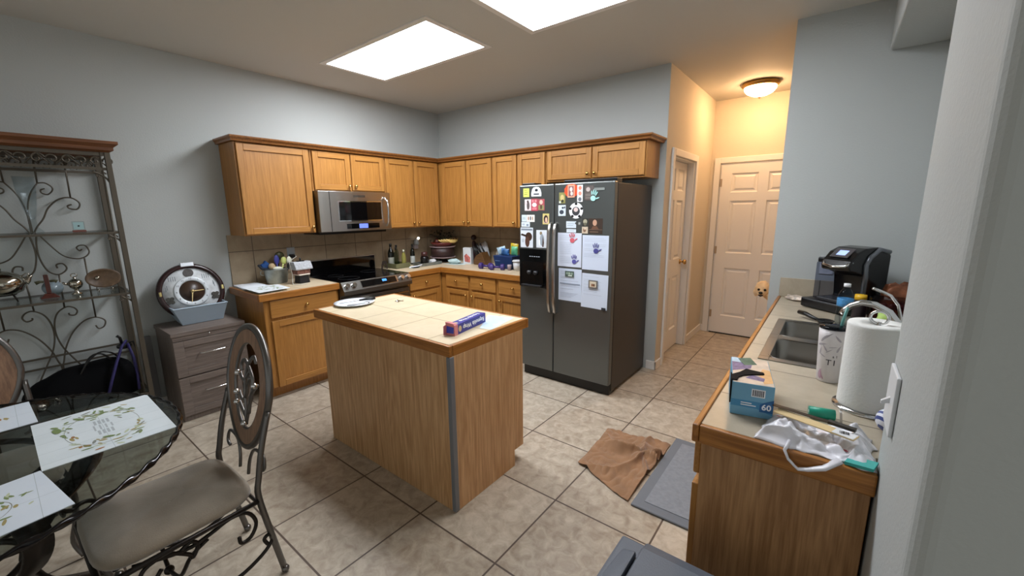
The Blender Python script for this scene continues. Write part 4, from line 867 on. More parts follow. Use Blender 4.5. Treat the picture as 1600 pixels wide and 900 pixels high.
rr = random.Random(9)
for k in range(130):
    x = rr.uniform(3.80, 4.42); a = rr.uniform(0, 2*PI); b.ball((x, 1.09+.12*math.cos(a), .51+.12*math.sin(a)), .024, 0, 7)
dog = b.build('dog', FUR, org=(3.95, 1.05, 0), remesh=.009)
tag(dog, 'cream curly poodle peeking round the grey wall in the hallway', 'dog')
for sx in (-1, 1):
    e = B().ball(HC+Vector((sx*.027, -.062, .002)), .0125, 0, 12).build('eye', M('dog_eye', '#120c08', .08), dog)
B().ball(HC+Vector((-.004, -.092, -.026)), .0165, 0, 12, (1.2, .8, .85)).build('nose', M('dog_nose', '#0c0a0a', .3), dog)
B().tube([HC+Vector((-.024, -.080, -.052)), HC+Vector((-.004, -.089, -.058)), HC+Vector((.016, -.080, -.052))], [.006, .009, .006], 8).build('mouth', M('dog_mouth', '#1c1210', .6), dog)
# ------------------------------------------------------------------ things on the island
t = thing('dinner_plate', 'white plate with cutlery at the left end of the island', 'plate', (1.565, -2.31, .914))
B().lathe([(.001, .9145), (.085, .9145), (.10, .919), (.135, .929), (.137, .932), (.10, .923), (.08, .919), (.001, .919)], (1.565, -2.31, 0), 48).build('dish', M('porcelain', '#e8eef4', .3), t)
b = B(); 
for k in range(5): a = .6+k*.12; b.box(1.60, 1.60, -2.3, -2.3, .92, .92)
t = thing('table_knife', 'knife with a black handle resting on the white plate', 'knife', (1.56, -2.24, .933))
strip((1.48, -2.40), (1.555, -2.265), .014, .921, .932, .0015, CHROME, 'blade', t)
b = B().tube([(1.555, -2.265, .934), (1.58, -2.225, .938), (1.615, -2.17, .942)], [.006, .009, .010], 8); b.build('handle', BLACK, t)
t = thing('dinner_fork', 'silver fork lying across the white plate', 'fork', (1.62, -2.36, .925))
b = B()
for k in range(4): o = k*.006-.009; b.tube([(1.575+o*.5, -2.425+o, .922), (1.60+o*.5, -2.385+o, .921)], .0016, 5)
strip_ = b.tube([(1.60, -2.385, .921), (1.66, -2.30, .930), (1.685, -2.265, .934)], [.007, .003, .005], 6); b.build('fork_body', CHROME, t)
t = thing('key_ring', 'small bunch of silver keys on the far side of the island', 'keys', (1.75, -2.07, .914))
B().tube([(1.74+.014*math.cos(a), -2.075+.014*math.sin(a), .917) for a in [k*PI/8 for k in range(16)]], .0016, 6, True).build('ring', CHROME, t)
for an in (-.4, .5, 1.3, 2.4):
    b = B(); b.T = Matrix.Translation((1.74, -2.075, .916)) @ Matrix.Rotation(an, 4, 'Z'); b.prism([(.016+.009*math.cos(a), .009*math.sin(a)) for a in [k*PI/5 for k in range(10)]], 0, .002, 'z'); b.box(.024, .050, -.003, .003, 0, .002); b.build('key', CHROME, t)
tag(B().hexa([(2.545, -1.985, .9146), (2.70, -2.235, .9146), (2.772, -2.215, .9146), (2.722, -1.955, .9146), (2.545, -1.985, .9154), (2.70, -2.235, .9154), (2.772, -2.215, .9154), (2.722, -1.955, .9154)]).build('printed_page', M('pale_blue_paper', '#bfd4e4', .6, vary=.05, vscale=30), org=(2.68, -2.1, .914)), 'pale blue printed sheet at the right end of the island behind the wrap box', 'paper')
pg = bpy.data.objects['printed_page']
b = B()
r = random.Random(11)
for k in range(9):
    f = .08+k*.095; a = Vector((2.545, -1.985, .9156)).lerp(Vector((2.70, -2.235, .9156)), f); c = Vector((2.722, -1.955, .9156)).lerp(Vector((2.772, -2.215, .9156)), f)
    p = a.lerp(c, .12); q = a.lerp(c, r.uniform(.5, .9)); n = Vector((.0012, -.002, 0)); b.add([p-n, q-n, q+n, p+n], [(0, 1, 2, 3)])
b.build('printed_lines', M('print_greyblue', '#8fa4b8', .6), pg, recalc=False)
# wrap box
t = thing('wrap_box', 'blue carton of foil wrap with opened pink end flaps on the island', 'box', (2.625, -2.29, .914))
RW = Matrix.Translation((2.640, -2.275, .9145)) @ Matrix.Rotation(math.radians(10), 4, 'Z')
NB = M('navy_carton', '#2c2f8c', .4); PK = M('pink_card', '#cf7f86', .5)
b = B(); b.T = RW; b.box(-.028, .028, -.125, .155, 0, .056); b.build('carton', NB, t, bevel=.0012)
b = B(); b.T = RW
b.box(-.0286, .0286, -.155, -.125, .0, .0566)
b.build('end_cuff', PK, t)
b = B(); b.T = RW
b.hexa([(-.028, -.155, .056), (.028, -.155, .056), (.020, -.125, .058), (-.020, -.125, .058), (-.028, -.160, .072), (.022, -.158, .066), (.018, -.128, .062), (-.018, -.130, .068)])
b.hexa([(-.029, -.178, .004), (-.027, -.178, .004), (-.027, -.155, .0), (-.029, -.155, .0), (-.029, -.176, .052), (-.027, -.176, .052), (-.027, -.155, .056), (-.029, -.155, .056)])
b.build('end_flaps', PK, t)
b = B(); b.T = RW; b.prism([(-.024, .012), (.022, .012), (.024, .046), (-.022, .050)], -.1562, -.1555, 'y'); b.build('blue_end_print', M('royal_blue', '#2a37b0', .4), t)
b = B(); b.T = RW
b.prism([(-.105+.014*math.cos(k*PI/8), .028+.017*math.sin(k*PI/8)) for k in range(16)], .0281, .0286, 'x'); 
b.prism([(.0+.014*math.cos(k*PI/8), -.105+.012*math.sin(k*PI/8)) for k in range(16)], .0561, .0566, 'z'); b.build('gold_spot', M('tan_print', '#c8b288', .5), t)
text_geo('Reynolds Wrap', .034, WHT, t, RW @ frame((.0287, .03, .028), (0, -1, 0), (0, 0, -1)), bold=.0005)
text_geo('Reynolds Wrap', .030, WHT, t, RW @ frame((0, .03, .0567), (0, -1, 0), (1, 0, 0)), bold=.0005)
# ------------------------------------------------------------------ things on the left counter
tag(B().prism([(.03, -2.56), (.30, -2.57), (.33, -2.37), (.06, -2.37)], .9146, .930, 'z').build('paper_stack', PAPER, org=(.18, -2.44, .914), bevel=.002), 'stack of white papers at the left end of the counter by the stove', 'papers')
t = tag(B().prism([(.30, -2.575), (.63, -2.575), (.60, -2.32), (.33, -2.31)], .9305, .9325, 'z').build('printed_placemat', M('mat_print_white', '#dde4e8', .6), org=(.46, -2.44, .93)), 'white placemat with green leaf print lying on the left counter', 'placemat')
def leaves(b, pts, z, m=0):
    for (x, y, l, w_, an) in pts:
        k = 8; ring = []
        for i in range(k):
            a = 2*PI*i/k; px, py = l*math.cos(a), w_*math.sin(a)
            ring.append((x+px*math.cos(an)-py*math.sin(an), y+px*math.sin(an)+py*math.cos(an), z))
        b.add(ring, [tuple(range(k))], m)
GL = [M('leaf_green', '#7c8f5c', .6), M('leaf_olive', '#a89a66', .6), M('leaf_rust', '#a87850', .6), M('petal_cream', '#c4cdb0', .6), M('twig_grey', '#8c9088', .6), M('text_grey', '#b4bcc0', .6)]
b = B(); rr = random.Random(5); leaves(b, [(.36+rr.random()*.2, -2.52+rr.random()*.16, .02, .006, rr.uniform(0, 3)) for k in range(22)], .9329, 0); b.build('leaf_print', GL, t, recalc=False)
b = B().prism([(.31, -2.56), (.32, -2.40), (.05, -2.39), (.04, -2.54)], .9305, .9312, 'z')
tag(b.build('letter_sheet', M('sheet_white', '#e8eef4', .6), org=(.2, -2.47, .93)), 'loose white sheet on top of the paper stack', 'paper')
t = thing('utensil_bucket', 'galvanized metal bucket crowded with cooking utensils', 'bucket', (.155, -2.235, .914))
GALV = M('galvanized_metal', '#8f9490', .45, .8, vary=.25, vscale=14)
B().lathe([(.001, .9145), (.072, .9145), (.078, .925), (.092, 1.04), (.097, 1.05), (.092, 1.053), (.088, 1.04), (.074, .925), (.001, .922)], (.155, -2.235, 0), 32, sx=.85, sy=1.15).build('pail', GALV, t)
for s in (-1, 1): B().tube([(.155, -2.235+s*.112, 1.0), (.155, -2.235+s*.135, 1.01), (.155, -2.235+s*.135, 1.035), (.155, -2.235+s*.115, 1.04)], .004).build('side_handle', GALV, t)
def utensil(label, name, base, tip, r, mat, head=None, hm=None, cat='utensil'):
    t = thing(name, label, cat, base, 'utensils standing in the metal bucket'); B().tube([base, tip], r, 8).build('shaft', mat, t)
    if head: 
        b = B(); b.ball(tip, 1, 0, 14, head); b.build('head', hm or mat, t)
utensil('pale yellow-green spoon in the metal bucket', 'cooking_spoon', (.17, -2.22, .93), (.17, -2.165, 1.12), .006, M('lime_plastic', '#cdd67c', .4), (.012, .026, .036))
utensil('white cooking spoon leaning right in the metal bucket', 'cooking_spoon', (.18, -2.22, .93), (.19, -2.125, 1.115), .006, M('offwhite_plastic', '#dfe0cc', .4), (.01, .024, .042))
utensil('dark round ladle at the back of the metal bucket', 'cooking_ladle', (.12, -2.22, .93), (.10, -2.17, 1.16), .006, M('dark_olive', '#45472c', .4), (.02, .045, .04))
utensil('black slotted spoon low at the right of the metal bucket', 'cooking_spoon', (.19, -2.23, .93), (.21, -2.135, 1.07), .006, BLACK, (.012, .024, .034))
utensil('wooden cup-headed spoon at the left of the metal bucket', 'cooking_spoon', (.16, -2.25, .93), (.17, -2.275, 1.075), .006, M('light_wood', '#b9a17c', .6), (.026, .03, .032))
utensil('blue-violet spatula in the middle of the metal bucket', 'spatula', (.15, -2.22, .93), (.14, -2.215, 1.13), .006, M('violet_blue', '#44489c', .4), (.010, .024, .045))
utensil('white egg-shaped scoop just above the bucket rim', 'scoop', (.17, -2.23, .93), (.185, -2.235, 1.055), .006, M('offwhite_plastic', '#dfe0cc', .4), (.03, .045, .018))
t = thing('oven_mitt', 'dark blue oven mitt hanging out of the metal bucket', 'oven mitt', (.15, -2.31, 1.04), 'utensils standing in the metal bucket')
b = B().prism([(-2.345, 1.055), (-2.36, 1.10), (-2.335, 1.105), (-2.315, 1.135), (-2.27, 1.085), (-2.25, 1.06), (-2.27, 1.045)], .12, .155, 'x'); b.build('cloth', M('mitt_blue', '#1f4c8c', .8, vary=.2), t, bevel=.01)
B().tube([(.17, -2.385, 1.10), (.17, -2.36, 1.065), (.17, -2.30, 1.05), (.165, -2.25, 1.045)], .011, 8).build('dark_trim', M('mitt_dark', '#18202c', .8), t)
t = thing('warmer_house', 'small house-shaped wax warmer with a grey roof on a black base', 'wax warmer', (.34, -2.09, .914))
RH = Matrix.Translation((.33, -2.088, .914)) @ Matrix.Rotation(.1, 4, 'Z')
b = B(); b.T = RH; b.hexa([(-.045, -.052, .001), (.045, -.052, .001), (.045, .052, .001), (-.045, .052, .001), (-.04, -.042, .075), (.04, -.042, .075), (.04, .042, .075), (-.04, .042, .075)]); b.build('base', M('matte_black', '#101014', .5), t, bevel=.006)
b = B(); b.T = RH; b.box(-.05, .05, -.054, .054, .0755, .086); b.build('ledge', M('cream_ledge', '#d9cfc0', .5), t, bevel=.002)
b = B(); b.T = RH; b.box(-.042, .042, -.062, .062, .0865, .135); b.build('house_body', M('brown_red_clay', '#7c5448', .6, vary=.5, vscale=60), t, bevel=.002)
b = B(); b.T = RH; b.prism([(-.055, .128), (.058, .128), (.058, .14), (.03, .20), (-.03, .20), (-.055, .14)], -.082, .082, 'y'); b.build('roof', M('grey_roof', '#a3a6aa', .6, vary=.2, vscale=60), t, bevel=.003)
b = B(); b.T = RH; b.box(-.02, .02, -.028, .028, .2005, .208); b.tube([(0, 0, .205), (0, 0, .235)], .008); b.build('roof_knob', M('matte_black', '#101014', .5), t)
for s in (-1, 1):
    b = B(); b.T = RH; b.prism([(-.03, .10), (-.03, .128), (-.01, .12)], s*.068, s*.072, 'y'); b.build('roof_bracket', M('brown_red_clay', '#7c5448', .6), t)
tag(B().tube([(.010, -2.01, 1.14), (.06, -2.01, 1.16), (.20, -2.06, 1.15), (.30, -2.175, 1.12), (.345, -2.178, 1.0), (.36, -2.19, .93), (.40, -2.20, .9185), (.42, -2.18, .9185), (.46, -2.12, .9185), (.41, -2.08, .9185)], .003, 6).build('power_cord', M('cord_white', '#c9c6bc', .5), org=(.3, -2.1, .914)), 'thin white power cord curling beside the wax warmer', 'cord')
t = thing('wall_outlet', 'metal outlet plate on the tiles above the metal bucket', 'outlet', (.011, -2.02, 1.17))
B().box(.0105, .016, -2.06, -1.985, 1.12, 1.225).build('plate', M('nickel_plate', '#9fa7ac', .35, .6), t, bevel=.002)
B().box(.0165, .05, -2.045, -2.0, 1.125, 1.16).build('plug', BLACK, t, bevel=.004)
# ------------------------------------------------------------------ corner counter
tag(B().prism([(.02, 0), (.035, .0), (.03, .05), (.025, .085), (.0, .09), (-.02, .085), (-.03, .05), (-.035, 0), (-.02, 0), (-.012, .05), (0, .06), (.012, .05)], -.006, .02, 'y').build('arch_ornament', M('dark_bronze', '#3c3028', .5, .3), org=(0, 0, 0)), 'small dark arch-shaped ornament right of the stove', 'ornament')
bpy.data.objects['arch_ornament'].location = (.19, -1.09, .9145); bpy.data.objects['arch_ornament'].rotation_euler = (0, 0, .9)
t = thing('glass_dish', 'greenish glass baking dish holding oil bottles right of the stove', 'dish', (.20, -.92, .914))
b = B(); slab_holes(b, .10, .33, -1.03, -.83, .9205, .97, [(.112, .318, -1.018, -.842)], 'z'); b.box(.10, .33, -1.03, -.83, .9145, .920); b.build('dish_body', M('olive_glass', '#7d7c5a', .2, trans=.3), t, bevel=.004)
def bottle2(label, c, r, h, col, capc, lab=None, neck=.3, group='bottles on the corner counter'):
    x, y, z = c; t = thing('oil_bottle', label, 'bottle', c, group); n = h*neck
    B().lathe([(.001, z+.001), (r*.95, z+.001), (r, z+.01), (r, z+h-n-.03), (r*.8, z+h-n), (r*.36, z+h-n+.03), (r*.33, z+h-.02)], (x, y, 0), 18).build('glass_body', col, t)
    B().lathe([(.001, z+h), (r*.42, z+h), (r*.42, z+h-.03), (.001, z+h-.03)], (x, y, 0), 14).build('cap', capc, t)
    if lab: B().lathe([(r+.0004, z+.02), (r+.0008, z+.021), (r+.0008, z+h*.42), (r+.0004, z+h*.42+.001)], (x, y, 0), 18).build('label_band', lab, t)
GD = M('dark_bottle', '#141610', .1); GC = glass('clear_bottle_glass', '#d8ded6'); 
bottle2('dark wine-like bottle, leftmost in the glass dish', (.16, -.97, .9205), .036, .27, GD, BLACK, M('label_pale', '#a8a89c', .6))
bottle2('clear bottle with dark cap in the middle of the glass dish', (.15, -.885, .9205), .030, .25, GC, BLACK)
bottle2('yellowish oil bottle at the right of the glass dish', (.27, -.875, .9205), .026, .20, M('yellow_oil', '#a09a50', .12, trans=.4), M('pale_cap', '#c8c8b0', .4))
bottle2('tall clear bottle with black cap at the back of the glass dish', (.24, -.96, .9205), .024, .235, GC, BLACK)
bottle2('slim dark bottle standing alone between the dish and the metal tray', (.155, -.655, .9145), .028, .25, GD, BLACK, M('label_bw', '#b8bcb8', .6))
t = thing('spoon_rest', 'clear spoon rest with a white spoon in front of the glass dish', 'spoon rest', (.40, -.83, .914))
B().lathe([(.001, .9145), (.04, .9145), (.055, .93), (.05, .93), (.038, .918), (.001, .918)], (.42, -.83, 0), 20, sx=.8, sy=1.2).build('dish_body', glass('rest_glass', '#c8ccd0'), t)
B().tube([(.40, -.90, .921), (.42, -.80, .93), (.43, -.74, .94)], [.012, .006, .007], 8).build('spoon', M('porcelain', '#e8eef4', .3), t)
t = thing('metal_tray', 'rectangular galvanized tray of small items near the corner', 'tray', (.34, -.56, .914))
b = B(); slab_holes(b, .24, .42, -.72, -.42, .9175, .95, [(.246, .414, -.714, -.426)], 'z'); b.box(.24, .42, -.72, -.42, .9145, .917); b.build('tray_body', GALV, t, bevel=.002)
crumple('napkin_bundle', 'crumpled white napkins in the galvanized tray', (.33, -.49, .918), (.05, .045, .03), M('napkin', '#c8c8c8', .8), 'napkins', 12, .3)
t = thing('coffee_jar', 'dark jar with a red-brown lid standing in the galvanized tray', 'jar', (.31, -.60, .9175))
B().lathe([(.001, .9175), (.048, .9175), (.05, .93), (.05, 1.0), (.04, 1.02), (.001, 1.02)], (.31, -.60, 0), 20).build('jar_body', M('dark_jar', '#14100e', .25), t)
B().lathe([(.001, 1.075), (.036, 1.07), (.042, 1.021), (.001, 1.021)], (.31, -.60, 0), 20).build('lid', M('red_brown_lid', '#43201c', .4), t)
t = thing('night_light', 'plug-in night light with a bright bulb on the tiles near the corner', 'night light', (.02, -.50, 1.16))
B().box(.0105, .05, -.53, -.47, 1.09, 1.14).build('plug_body', M('nl_pink', '#a59a9c', .5), t, bevel=.006)
B().lathe([(.03, 1.141), (.034, 1.16), (.026, 1.20), (.012, 1.215), (.001, 1.216)], (.05, -.50, 0), 16).build('shade', M('nl_white', '#9a9fa0', .3), t)
B().ball((.068, -.478, 1.222), .016, 0, 12).build('bulb', M('bulb_lit', '#fff8ea', .5, emit=3), t)
# two tier fruit stand
t = thing('fruit_stand', 'two-tier stand in the room corner with round plates on a black foot', 'fruit stand', (.28, -.27, .914))
c = (.28, -.27, 0)
B().lathe([(.001, .9145), (.085, .9145), (.085, .925), (.05, .94), (.05, .965), (.085, .972), (.001, .972)], c, 28).build('foot', BLACK, t)
for z in (.973, 1.105): B().lathe([(.001, z), (.15, z), (.165, z+.008), (.165, z+.013), (.15, z+.010), (.001, z+.006)], c, 36).build('plate', M('pinkish_white', '#b49c9c', .35), t)
B().lathe([(.02, .984), (.145, .984), (.15, 1.10), (.02, 1.10)], c, 32).build('dark_canister', M('dark_red_brown', '#35201c', .5, vary=.3), t)
B().lathe([(.001, 1.1185), (.10, 1.1185), (.145, 1.155), (.15, 1.165), (.142, 1.16), (.095, 1.126), (.001, 1.124)], c, 36).build('fruit_bowl', M('red_clay_bowl', '#6c2c22', .4), t)
YB = M('banana_yellow', '#d3b26a', .5, vary=.12, vscale=20)
for k in range(4):
    o = -.10+.09*k
    pts = [(.36+o*.3, -.36+o*.2+.0, 1.200+.004*k), (.375+o*.3, -.31+o*.2, 1.178), (.38+o*.3, -.25+o*.2, 1.172), (.37+o*.3, -.19+o*.2, 1.185), (.35+o*.3, -.15+o*.2, 1.205)]
    tag(B().tube(pts, [.006, .017, .019, .016, .006], 10).build('banana', YB, org=(.36+o*.3, -.25, 1.16)), 'yellow banana in the red bowl on top of the fruit stand', 'banana', 'bananas in the fruit bowl')
for i, (x, y, cl) in enumerate(((.22, -.20, '#3f3a22'), (.20, -.29, '#5a2a20'), (.27, -.19, '#4a4426'))):
    b = B().ball((x, y, 1.172), .036, 0, 14, (1, 1, .92)); f = b.build('fruit', M('fruit%d' % i, cl, .4), org=(x, y, 1.14)); B().tube([(x, y, 1.20), (x+.004, y, 1.214)], .002, 6).build('stem', BLACK, f)
    tag(f, ['dark green fruit behind the bananas', 'dark red fruit at the left of the fruit bowl', 'olive green fruit at the back of the fruit bowl'][i], 'fruit')
t = thing('leafy_plant', 'dark leafy plant hanging behind the fruit stand in the corner', 'plant', (.12, -.12, .914))
b = B(); rr = random.Random(3)
B().lathe([(.001, .915), (.05, .915), (.06, 1.0), (.001, 1.0)], (.09, -.09, 0), 16).build('pot', M('dark_pot', '#241c18', .6), t)
for k in range(130):
    a = rr.uniform(-2.4, .9); r_ = rr.uniform(.02, .20); x = .12+r_*math.cos(a)*.9; y = -.12+r_*math.sin(a)*.9; z = rr.uniform(1.12, 1.32)
    x = max(x, .03); y = min(y, -.03); d = Vector((rr.uniform(-1, 1), rr.uniform(-1, 1), rr.uniform(-.9, .3))).normalized()*.03; n = d.cross(Vector((rr.random(), rr.random(), 1))).normalized()*.011
    P_ = Vector((x, y, z)); q = [P_, P_+d*.5+n, P_+d, P_+d*.5-n]
    if all(v.x > .012 and v.y < -.012 for v in q): b.add(q, [(0, 1, 2, 3)])
o = b.build('foliage', M('dark_leaf', '#26301a', .5), t, recalc=False)
b = B()
for k in range(10): a = -2.3+k*.32; b.tube([(.09, -.09, 1.0), (.11+.03*math.cos(a), -.11+.03*math.sin(a), 1.18), (max(.03, .12+.13*math.cos(a)), min(-.03, -.12+.13*math.sin(a)), 1.25)], .002, 5)
b.build('stems', M('dark_stem', '#2a2418', .6), t)
tag(B().prism([(.43, -.42), (.60, -.40), (.72, -.33), (.66, -.22), (.50, -.24)], .9145, .9165, 'z').build('dish_towel', M('towel_pale', '#c4d4d4', .8), org=(.57, -.32, .914)), 'pale folded cloth lying between fruit stand and knife block', 'cloth')
crumple('cloth_bundle', 'crumpled pale mint cloth on the counter left of the knife block', (.545, -.33, .917), (.075, .055, .03), M('mint_cloth', '#b4cccc', .8), 'cloth', 21, .35)
# knife block
t = thing('knife_block', 'brown wooden knife block with black-handled knives in the corner counter', 'knife block', (.89, -.19, .914))
b = B(); b.prism([(.80, .915), (1.0, .915), (.92, 1.07), (.83, 1.02), (.79, .95)], -.25, -.13, 'y'); b.build('block', wood('block_wood', '#6b4a28', '#4a3018', 'x'), t, bevel=.004)
kn = [(-.24, 0), (-.21, .03), (-.18, .0), (-.15, .03), (-.22, -.03), (-.17, -.035)]
for i, (y, o) in enumerate(kn):
    x0, z0 = .862+o, 1.04+o*.55
    B().tube([(x0, y, z0), (x0-.045, y, z0+.06), (x0-.075, y, z0+.105)], [.009, .011, .010], 8).build('knife_handle', BLACK, t)
t = thing('recipe_box', 'white and red printed carton behind the knife handles', 'carton', (.72, -.20, .914))
b = B(); b.T = Matrix.Translation((.70, -.24, .9145)) @ Matrix.Rotation(.25, 4, 'Z'); b.box(-.055, .055, -.03, .03, 0, .20); b.build('carton', M('carton_white', '#c9ccce', .5), t, bevel=.001)
b = B(); b.T = Matrix.Translation((.70, -.24, .9145)) @ Matrix.Rotation(.25, 4, 'Z'); b.prism([(-.03, .03), (.04, .02), (.045, .08), (-.01, .13), (-.04, .10)], -.0306, -.0301, 'y'); b.build('red_picture', M('red_food_print', '#b0605a', .5, vary=.5, vscale=40), t)
crumple('paper_bundle', 'crumpled clear and white wrapping behind the knife handles', (.80, -.07, .9145), (.085, .035, .13), M('grey_white_film', '#b4b8bc', .3), 'wrapping', 31, .3)
t = thing('pepper_mill', 'dark red pepper mill behind the white carton', 'pepper mill', (.64, -.07, .914))
B().lathe([(.001, .9145), (.028, .9145), (.03, .94), (.02, 1.0), (.018, 1.08), (.026, 1.13), (.022, 1.17), (.012, 1.185), (.001, 1.186)], (.64, -.07, 0), 20).build('mill_body', M('mill_red', '#2c1216', .35), t)
B().ball((.64, -.07, 1.225), .036, 0, 14).build('top_knob', M('mill_red', '#2c1216', .35), t)
tag(B().hexa([(1.03, -.14, .9145), (1.15, -.14, .9145), (1.15, -.13, .9145), (1.03, -.13, .9145), (.99, -.05, 1.07), (1.09, -.05, 1.08), (1.09, -.04, 1.08), (.99, -.04, 1.07)]).build('cutting_board', M('board_grey', '#9a968c', .6), org=(1.07, -.1, .914)), 'pale board leaning on the backsplash behind the knife block', 'cutting board')
# dumbbells
for i, (cx, cy, rz, lb) in enumerate(((1.17, -.45, .25, 'purple hex dumbbell in front of the knife block, left one'), (1.335, -.45, .5, 'purple hex dumbbell closest to the blue bin'))):
    t = thing('dumbbell', lb, 'dumbbell', (cx, cy, .914), 'purple dumbbells on the corner counter'); R_ = Matrix.Translation((cx, cy, .9145+.033)) @ Matrix.Rotation(rz, 4, 'Z')
    PU = M('purple_vinyl', '#3c2c6c', .35)
    for s in (-1, 1):
        b = B(); b.T = R_; b.lathe([(.02, s*.035), (.036, s*.042), (.037, s*.075), (.026, s*.085), (.001, s*.085)], (0, 0, 0), 8, sm=False, ax='x'); b.build('weight_head', PU, t, bevel=.003)
    b = B(); b.T = R_; b.lathe([(.013, -.036), (.013, .036)], (0, 0, 0), 12, ax='x'); b.build('grip', PU, t)
# blue bin with snacks
t = thing('snack_bin', 'navy blue bin full of snack bags beside the fridge', 'bin', (1.34, -.26, .914))
b = B(); b.hexa([(1.22, -.34, .915), (1.45, -.34, .915), (1.45, -.16, .915), (1.22, -.16, .915), (1.20, -.36, 1.06), (1.47, -.36, 1.06), (1.47, -.14, 1.06), (1.20, -.14, 1.06)]); b.build('tub', M('navy_tub', '#14305e', .5), t, bevel=.006)
b = B(); 
for k in range(4): b.box(1.228+k*.018, 1.24+k*.018, -.3535, -.3520, 1.0, 1.006)
b.build('small_print', M('pale_blue_print', '#6c86b0', .5), t)
def snack(label, x, y, w_, h, col, rz, z=1.062, v=.4):
    b = B(); b.T = Matrix.Translation((x, y, z)) @ Matrix.Rotation(rz, 4, 'Y') @ Matrix.Rotation(.15, 4, 'Z')
    def fn(u, v_): 
        e = math.sin(PI*u)*math.sin(PI*v_); return ((u-.5)*w_, -.022*e**.6+.004*noise.noise(Vector((u*9, v_*9, w_*50))), v_*h)
    def fn2(u, v_):
        e = math.sin(PI*u)*math.sin(PI*v_); return ((u-.5)*w_, .022*e**.6, v_*h)
    b.grid(fn, 12, 12); b.grid(fn2, 12, 12)
    tag(b.build('snack_bag', M('snack_'+col.strip('#'), col, .3, vary=v, vscale=26), org=(x, y, z)), label, 'snack bag', 'snack bags in the navy bin')
snack('yellow snack bag, tallest in the navy bin', 1.375, -.20, .10, .13, '#c2a824', .12)
snack('green snack bag at the right of the navy bin', 1.42, -.25, .08, .10, '#5cae84', .05)
snack('white and blue snack bag at the left of the navy bin', 1.25, -.25, .11, .09, '#a9c4d4', -.25)
snack('dark blue and white snack bag in the middle of the navy bin', 1.32, -.29, .10, .075, '#3c6ca4', .1, v=.8)
t = thing('small_glass', 'small clear pinkish glass in front of the navy bin', 'glass', (1.455, -.385, .914))
B().lathe([(.001, .9145), (.020, .9145), (.024, .975), (.022, .975), (.018, .92), (.001, .919)], (1.455, -.385, 0), 18).build('tumbler', M('pinkish_plastic', '#b8a4a8', .2, trans=.4), t)
t = thing('lidded_cup', 'white lidded cup half hidden behind the fridge edge', 'cup', (1.56, -.36, .914))
B().lathe([(.001, .9145), (.034, .9145), (.044, 1.01), (.001, 1.01)], (1.54, -.36, 0), 22).build('cup_body', M('cup_white', '#cfd0d4', .4), t)
B().lathe([(.001, 1.011), (.050, 1.011), (.050, 1.022), (.040, 1.03), (.001, 1.03)], (1.54, -.36, 0), 22).build('lid', M('cup_white', '#cfd0d4', .4), t)
crumple('brown_pouch', 'brown pouch between the navy bin and the fridge', (1.60, -.20, .9145), (.08, .04, .08), M('pouch_brown', '#5a3a30', .6), 'pouch', 41, .3)
# ------------------------------------------------------------------ file cabinet, bin, clock
t = thing('file_cabinet', 'grey-brown two-drawer file cabinet against the left wall', 'file cabinet', (.25, -2.90, 0))
y0, y1 = -3.14, -2.655
B().box(.03, .462, y0+.006, y1-.006, .002, .668).build('body', GREYWZ, t, bevel=.002)
B().box(.022, .485, y0, y1, .669, .70).build('top_board', GREYW, t, bevel=.003)
for (z0, z1, hz) in ((.355, .630, .533), (.045, .345, .215)):
    b = B(); x = .462
    for q in ((y0+.008, y0+.07, z0, z1), (y1-.07, y1-.008, z0, z1)): b.box(x, x+.018, *q)
    for q in ((y0+.07, y1-.07, z0, z0+.05), (y0+.07, y1-.07, z1-.05, z1)): b.box(x, x+.018, *q)
    b.box(x, x+.009, y0+.07, y1-.07, z0+.05, z1-.05); d = b.build('drawer', GREYW, t, bevel=.002)
    hz = (z0+z1)/2+.025
    B().tube([(.480, -2.98, hz), (.50, -2.98, hz), (.503, -2.97, hz), (.503, -2.82, hz), (.50, -2.81, hz), (.480, -2.81, hz)], .0045, 8).build('handle', CHROME, d)
B().box(.462, .478, y0+.008, y1-.008, .635, .668).build('top_rail', GREYW, t, bevel=.002)
B().lathe([(.008, .478), (.009, .482), (.001, .483)], (0, -2.90, .655), 14, ax='x').build('lock', CHROME, t)
t = thing('plastic_basket', 'light grey-blue plastic bin holding the clock on the file cabinet', 'bin', (.20, -2.88, .70))
b = B(); o_ = [(.07, -3.00), (.27, -3.01), (.27, -2.735), (.07, -2.725)]; r1 = [(.04, -3.06), (.325, -3.065), (.325, -2.71), (.04, -2.70)]
def shr(p, d): cx = sum(q[0] for q in p)/4; cy = sum(q[1] for q in p)/4; return [(x+(d if x < cx else -d), y+(d if y < cy else -d)) for x, y in p]
R = [[(x, y, .7015) for x, y in shr(o_, .03)], [(x, y, .7015) for x, y in o_], [(x, y, .835) for x, y in r1], [(x, y, .845) for x, y in shr(r1, -.006)], [(x, y, .850) for x, y in r1], [(x, y, .850) for x, y in shr(r1, .006)], [(x, y, .706) for x, y in shr(o_, .006)]]
vs = sum(R, []); n = 4; b.add(vs, [(k*n+i, k*n+(i+1) % n, (k+1)*n+(i+1) % n, (k+1)*n+i) for k in range(6) for i in range(n)]+[(3, 2, 1, 0), (24, 25, 26, 27)])
bk = b.build('tub', M('basket_blue_grey', '#a3b4c2', .5), t, bevel=.003)
B().box(.15, .22, -3.054, -3.048, .80, .822).build('handle_slot', BLACK, t, bevel=.004)
# clock: disc of radius .22 leaning back against the wall
t = thing('decorative_clock', 'large round clock with ornate white face and gold hands in the bin', 'clock', (.15, -2.895, .71))
CM = Matrix.Translation((.165, -2.893, .945)) @ Matrix.Rotation(math.radians(-13), 4, 'Y') @ Matrix(((0, 0, 1, 0), (1, 0, 0, 0), (0, 1, 0, 0), (0, 0, 0, 1)))
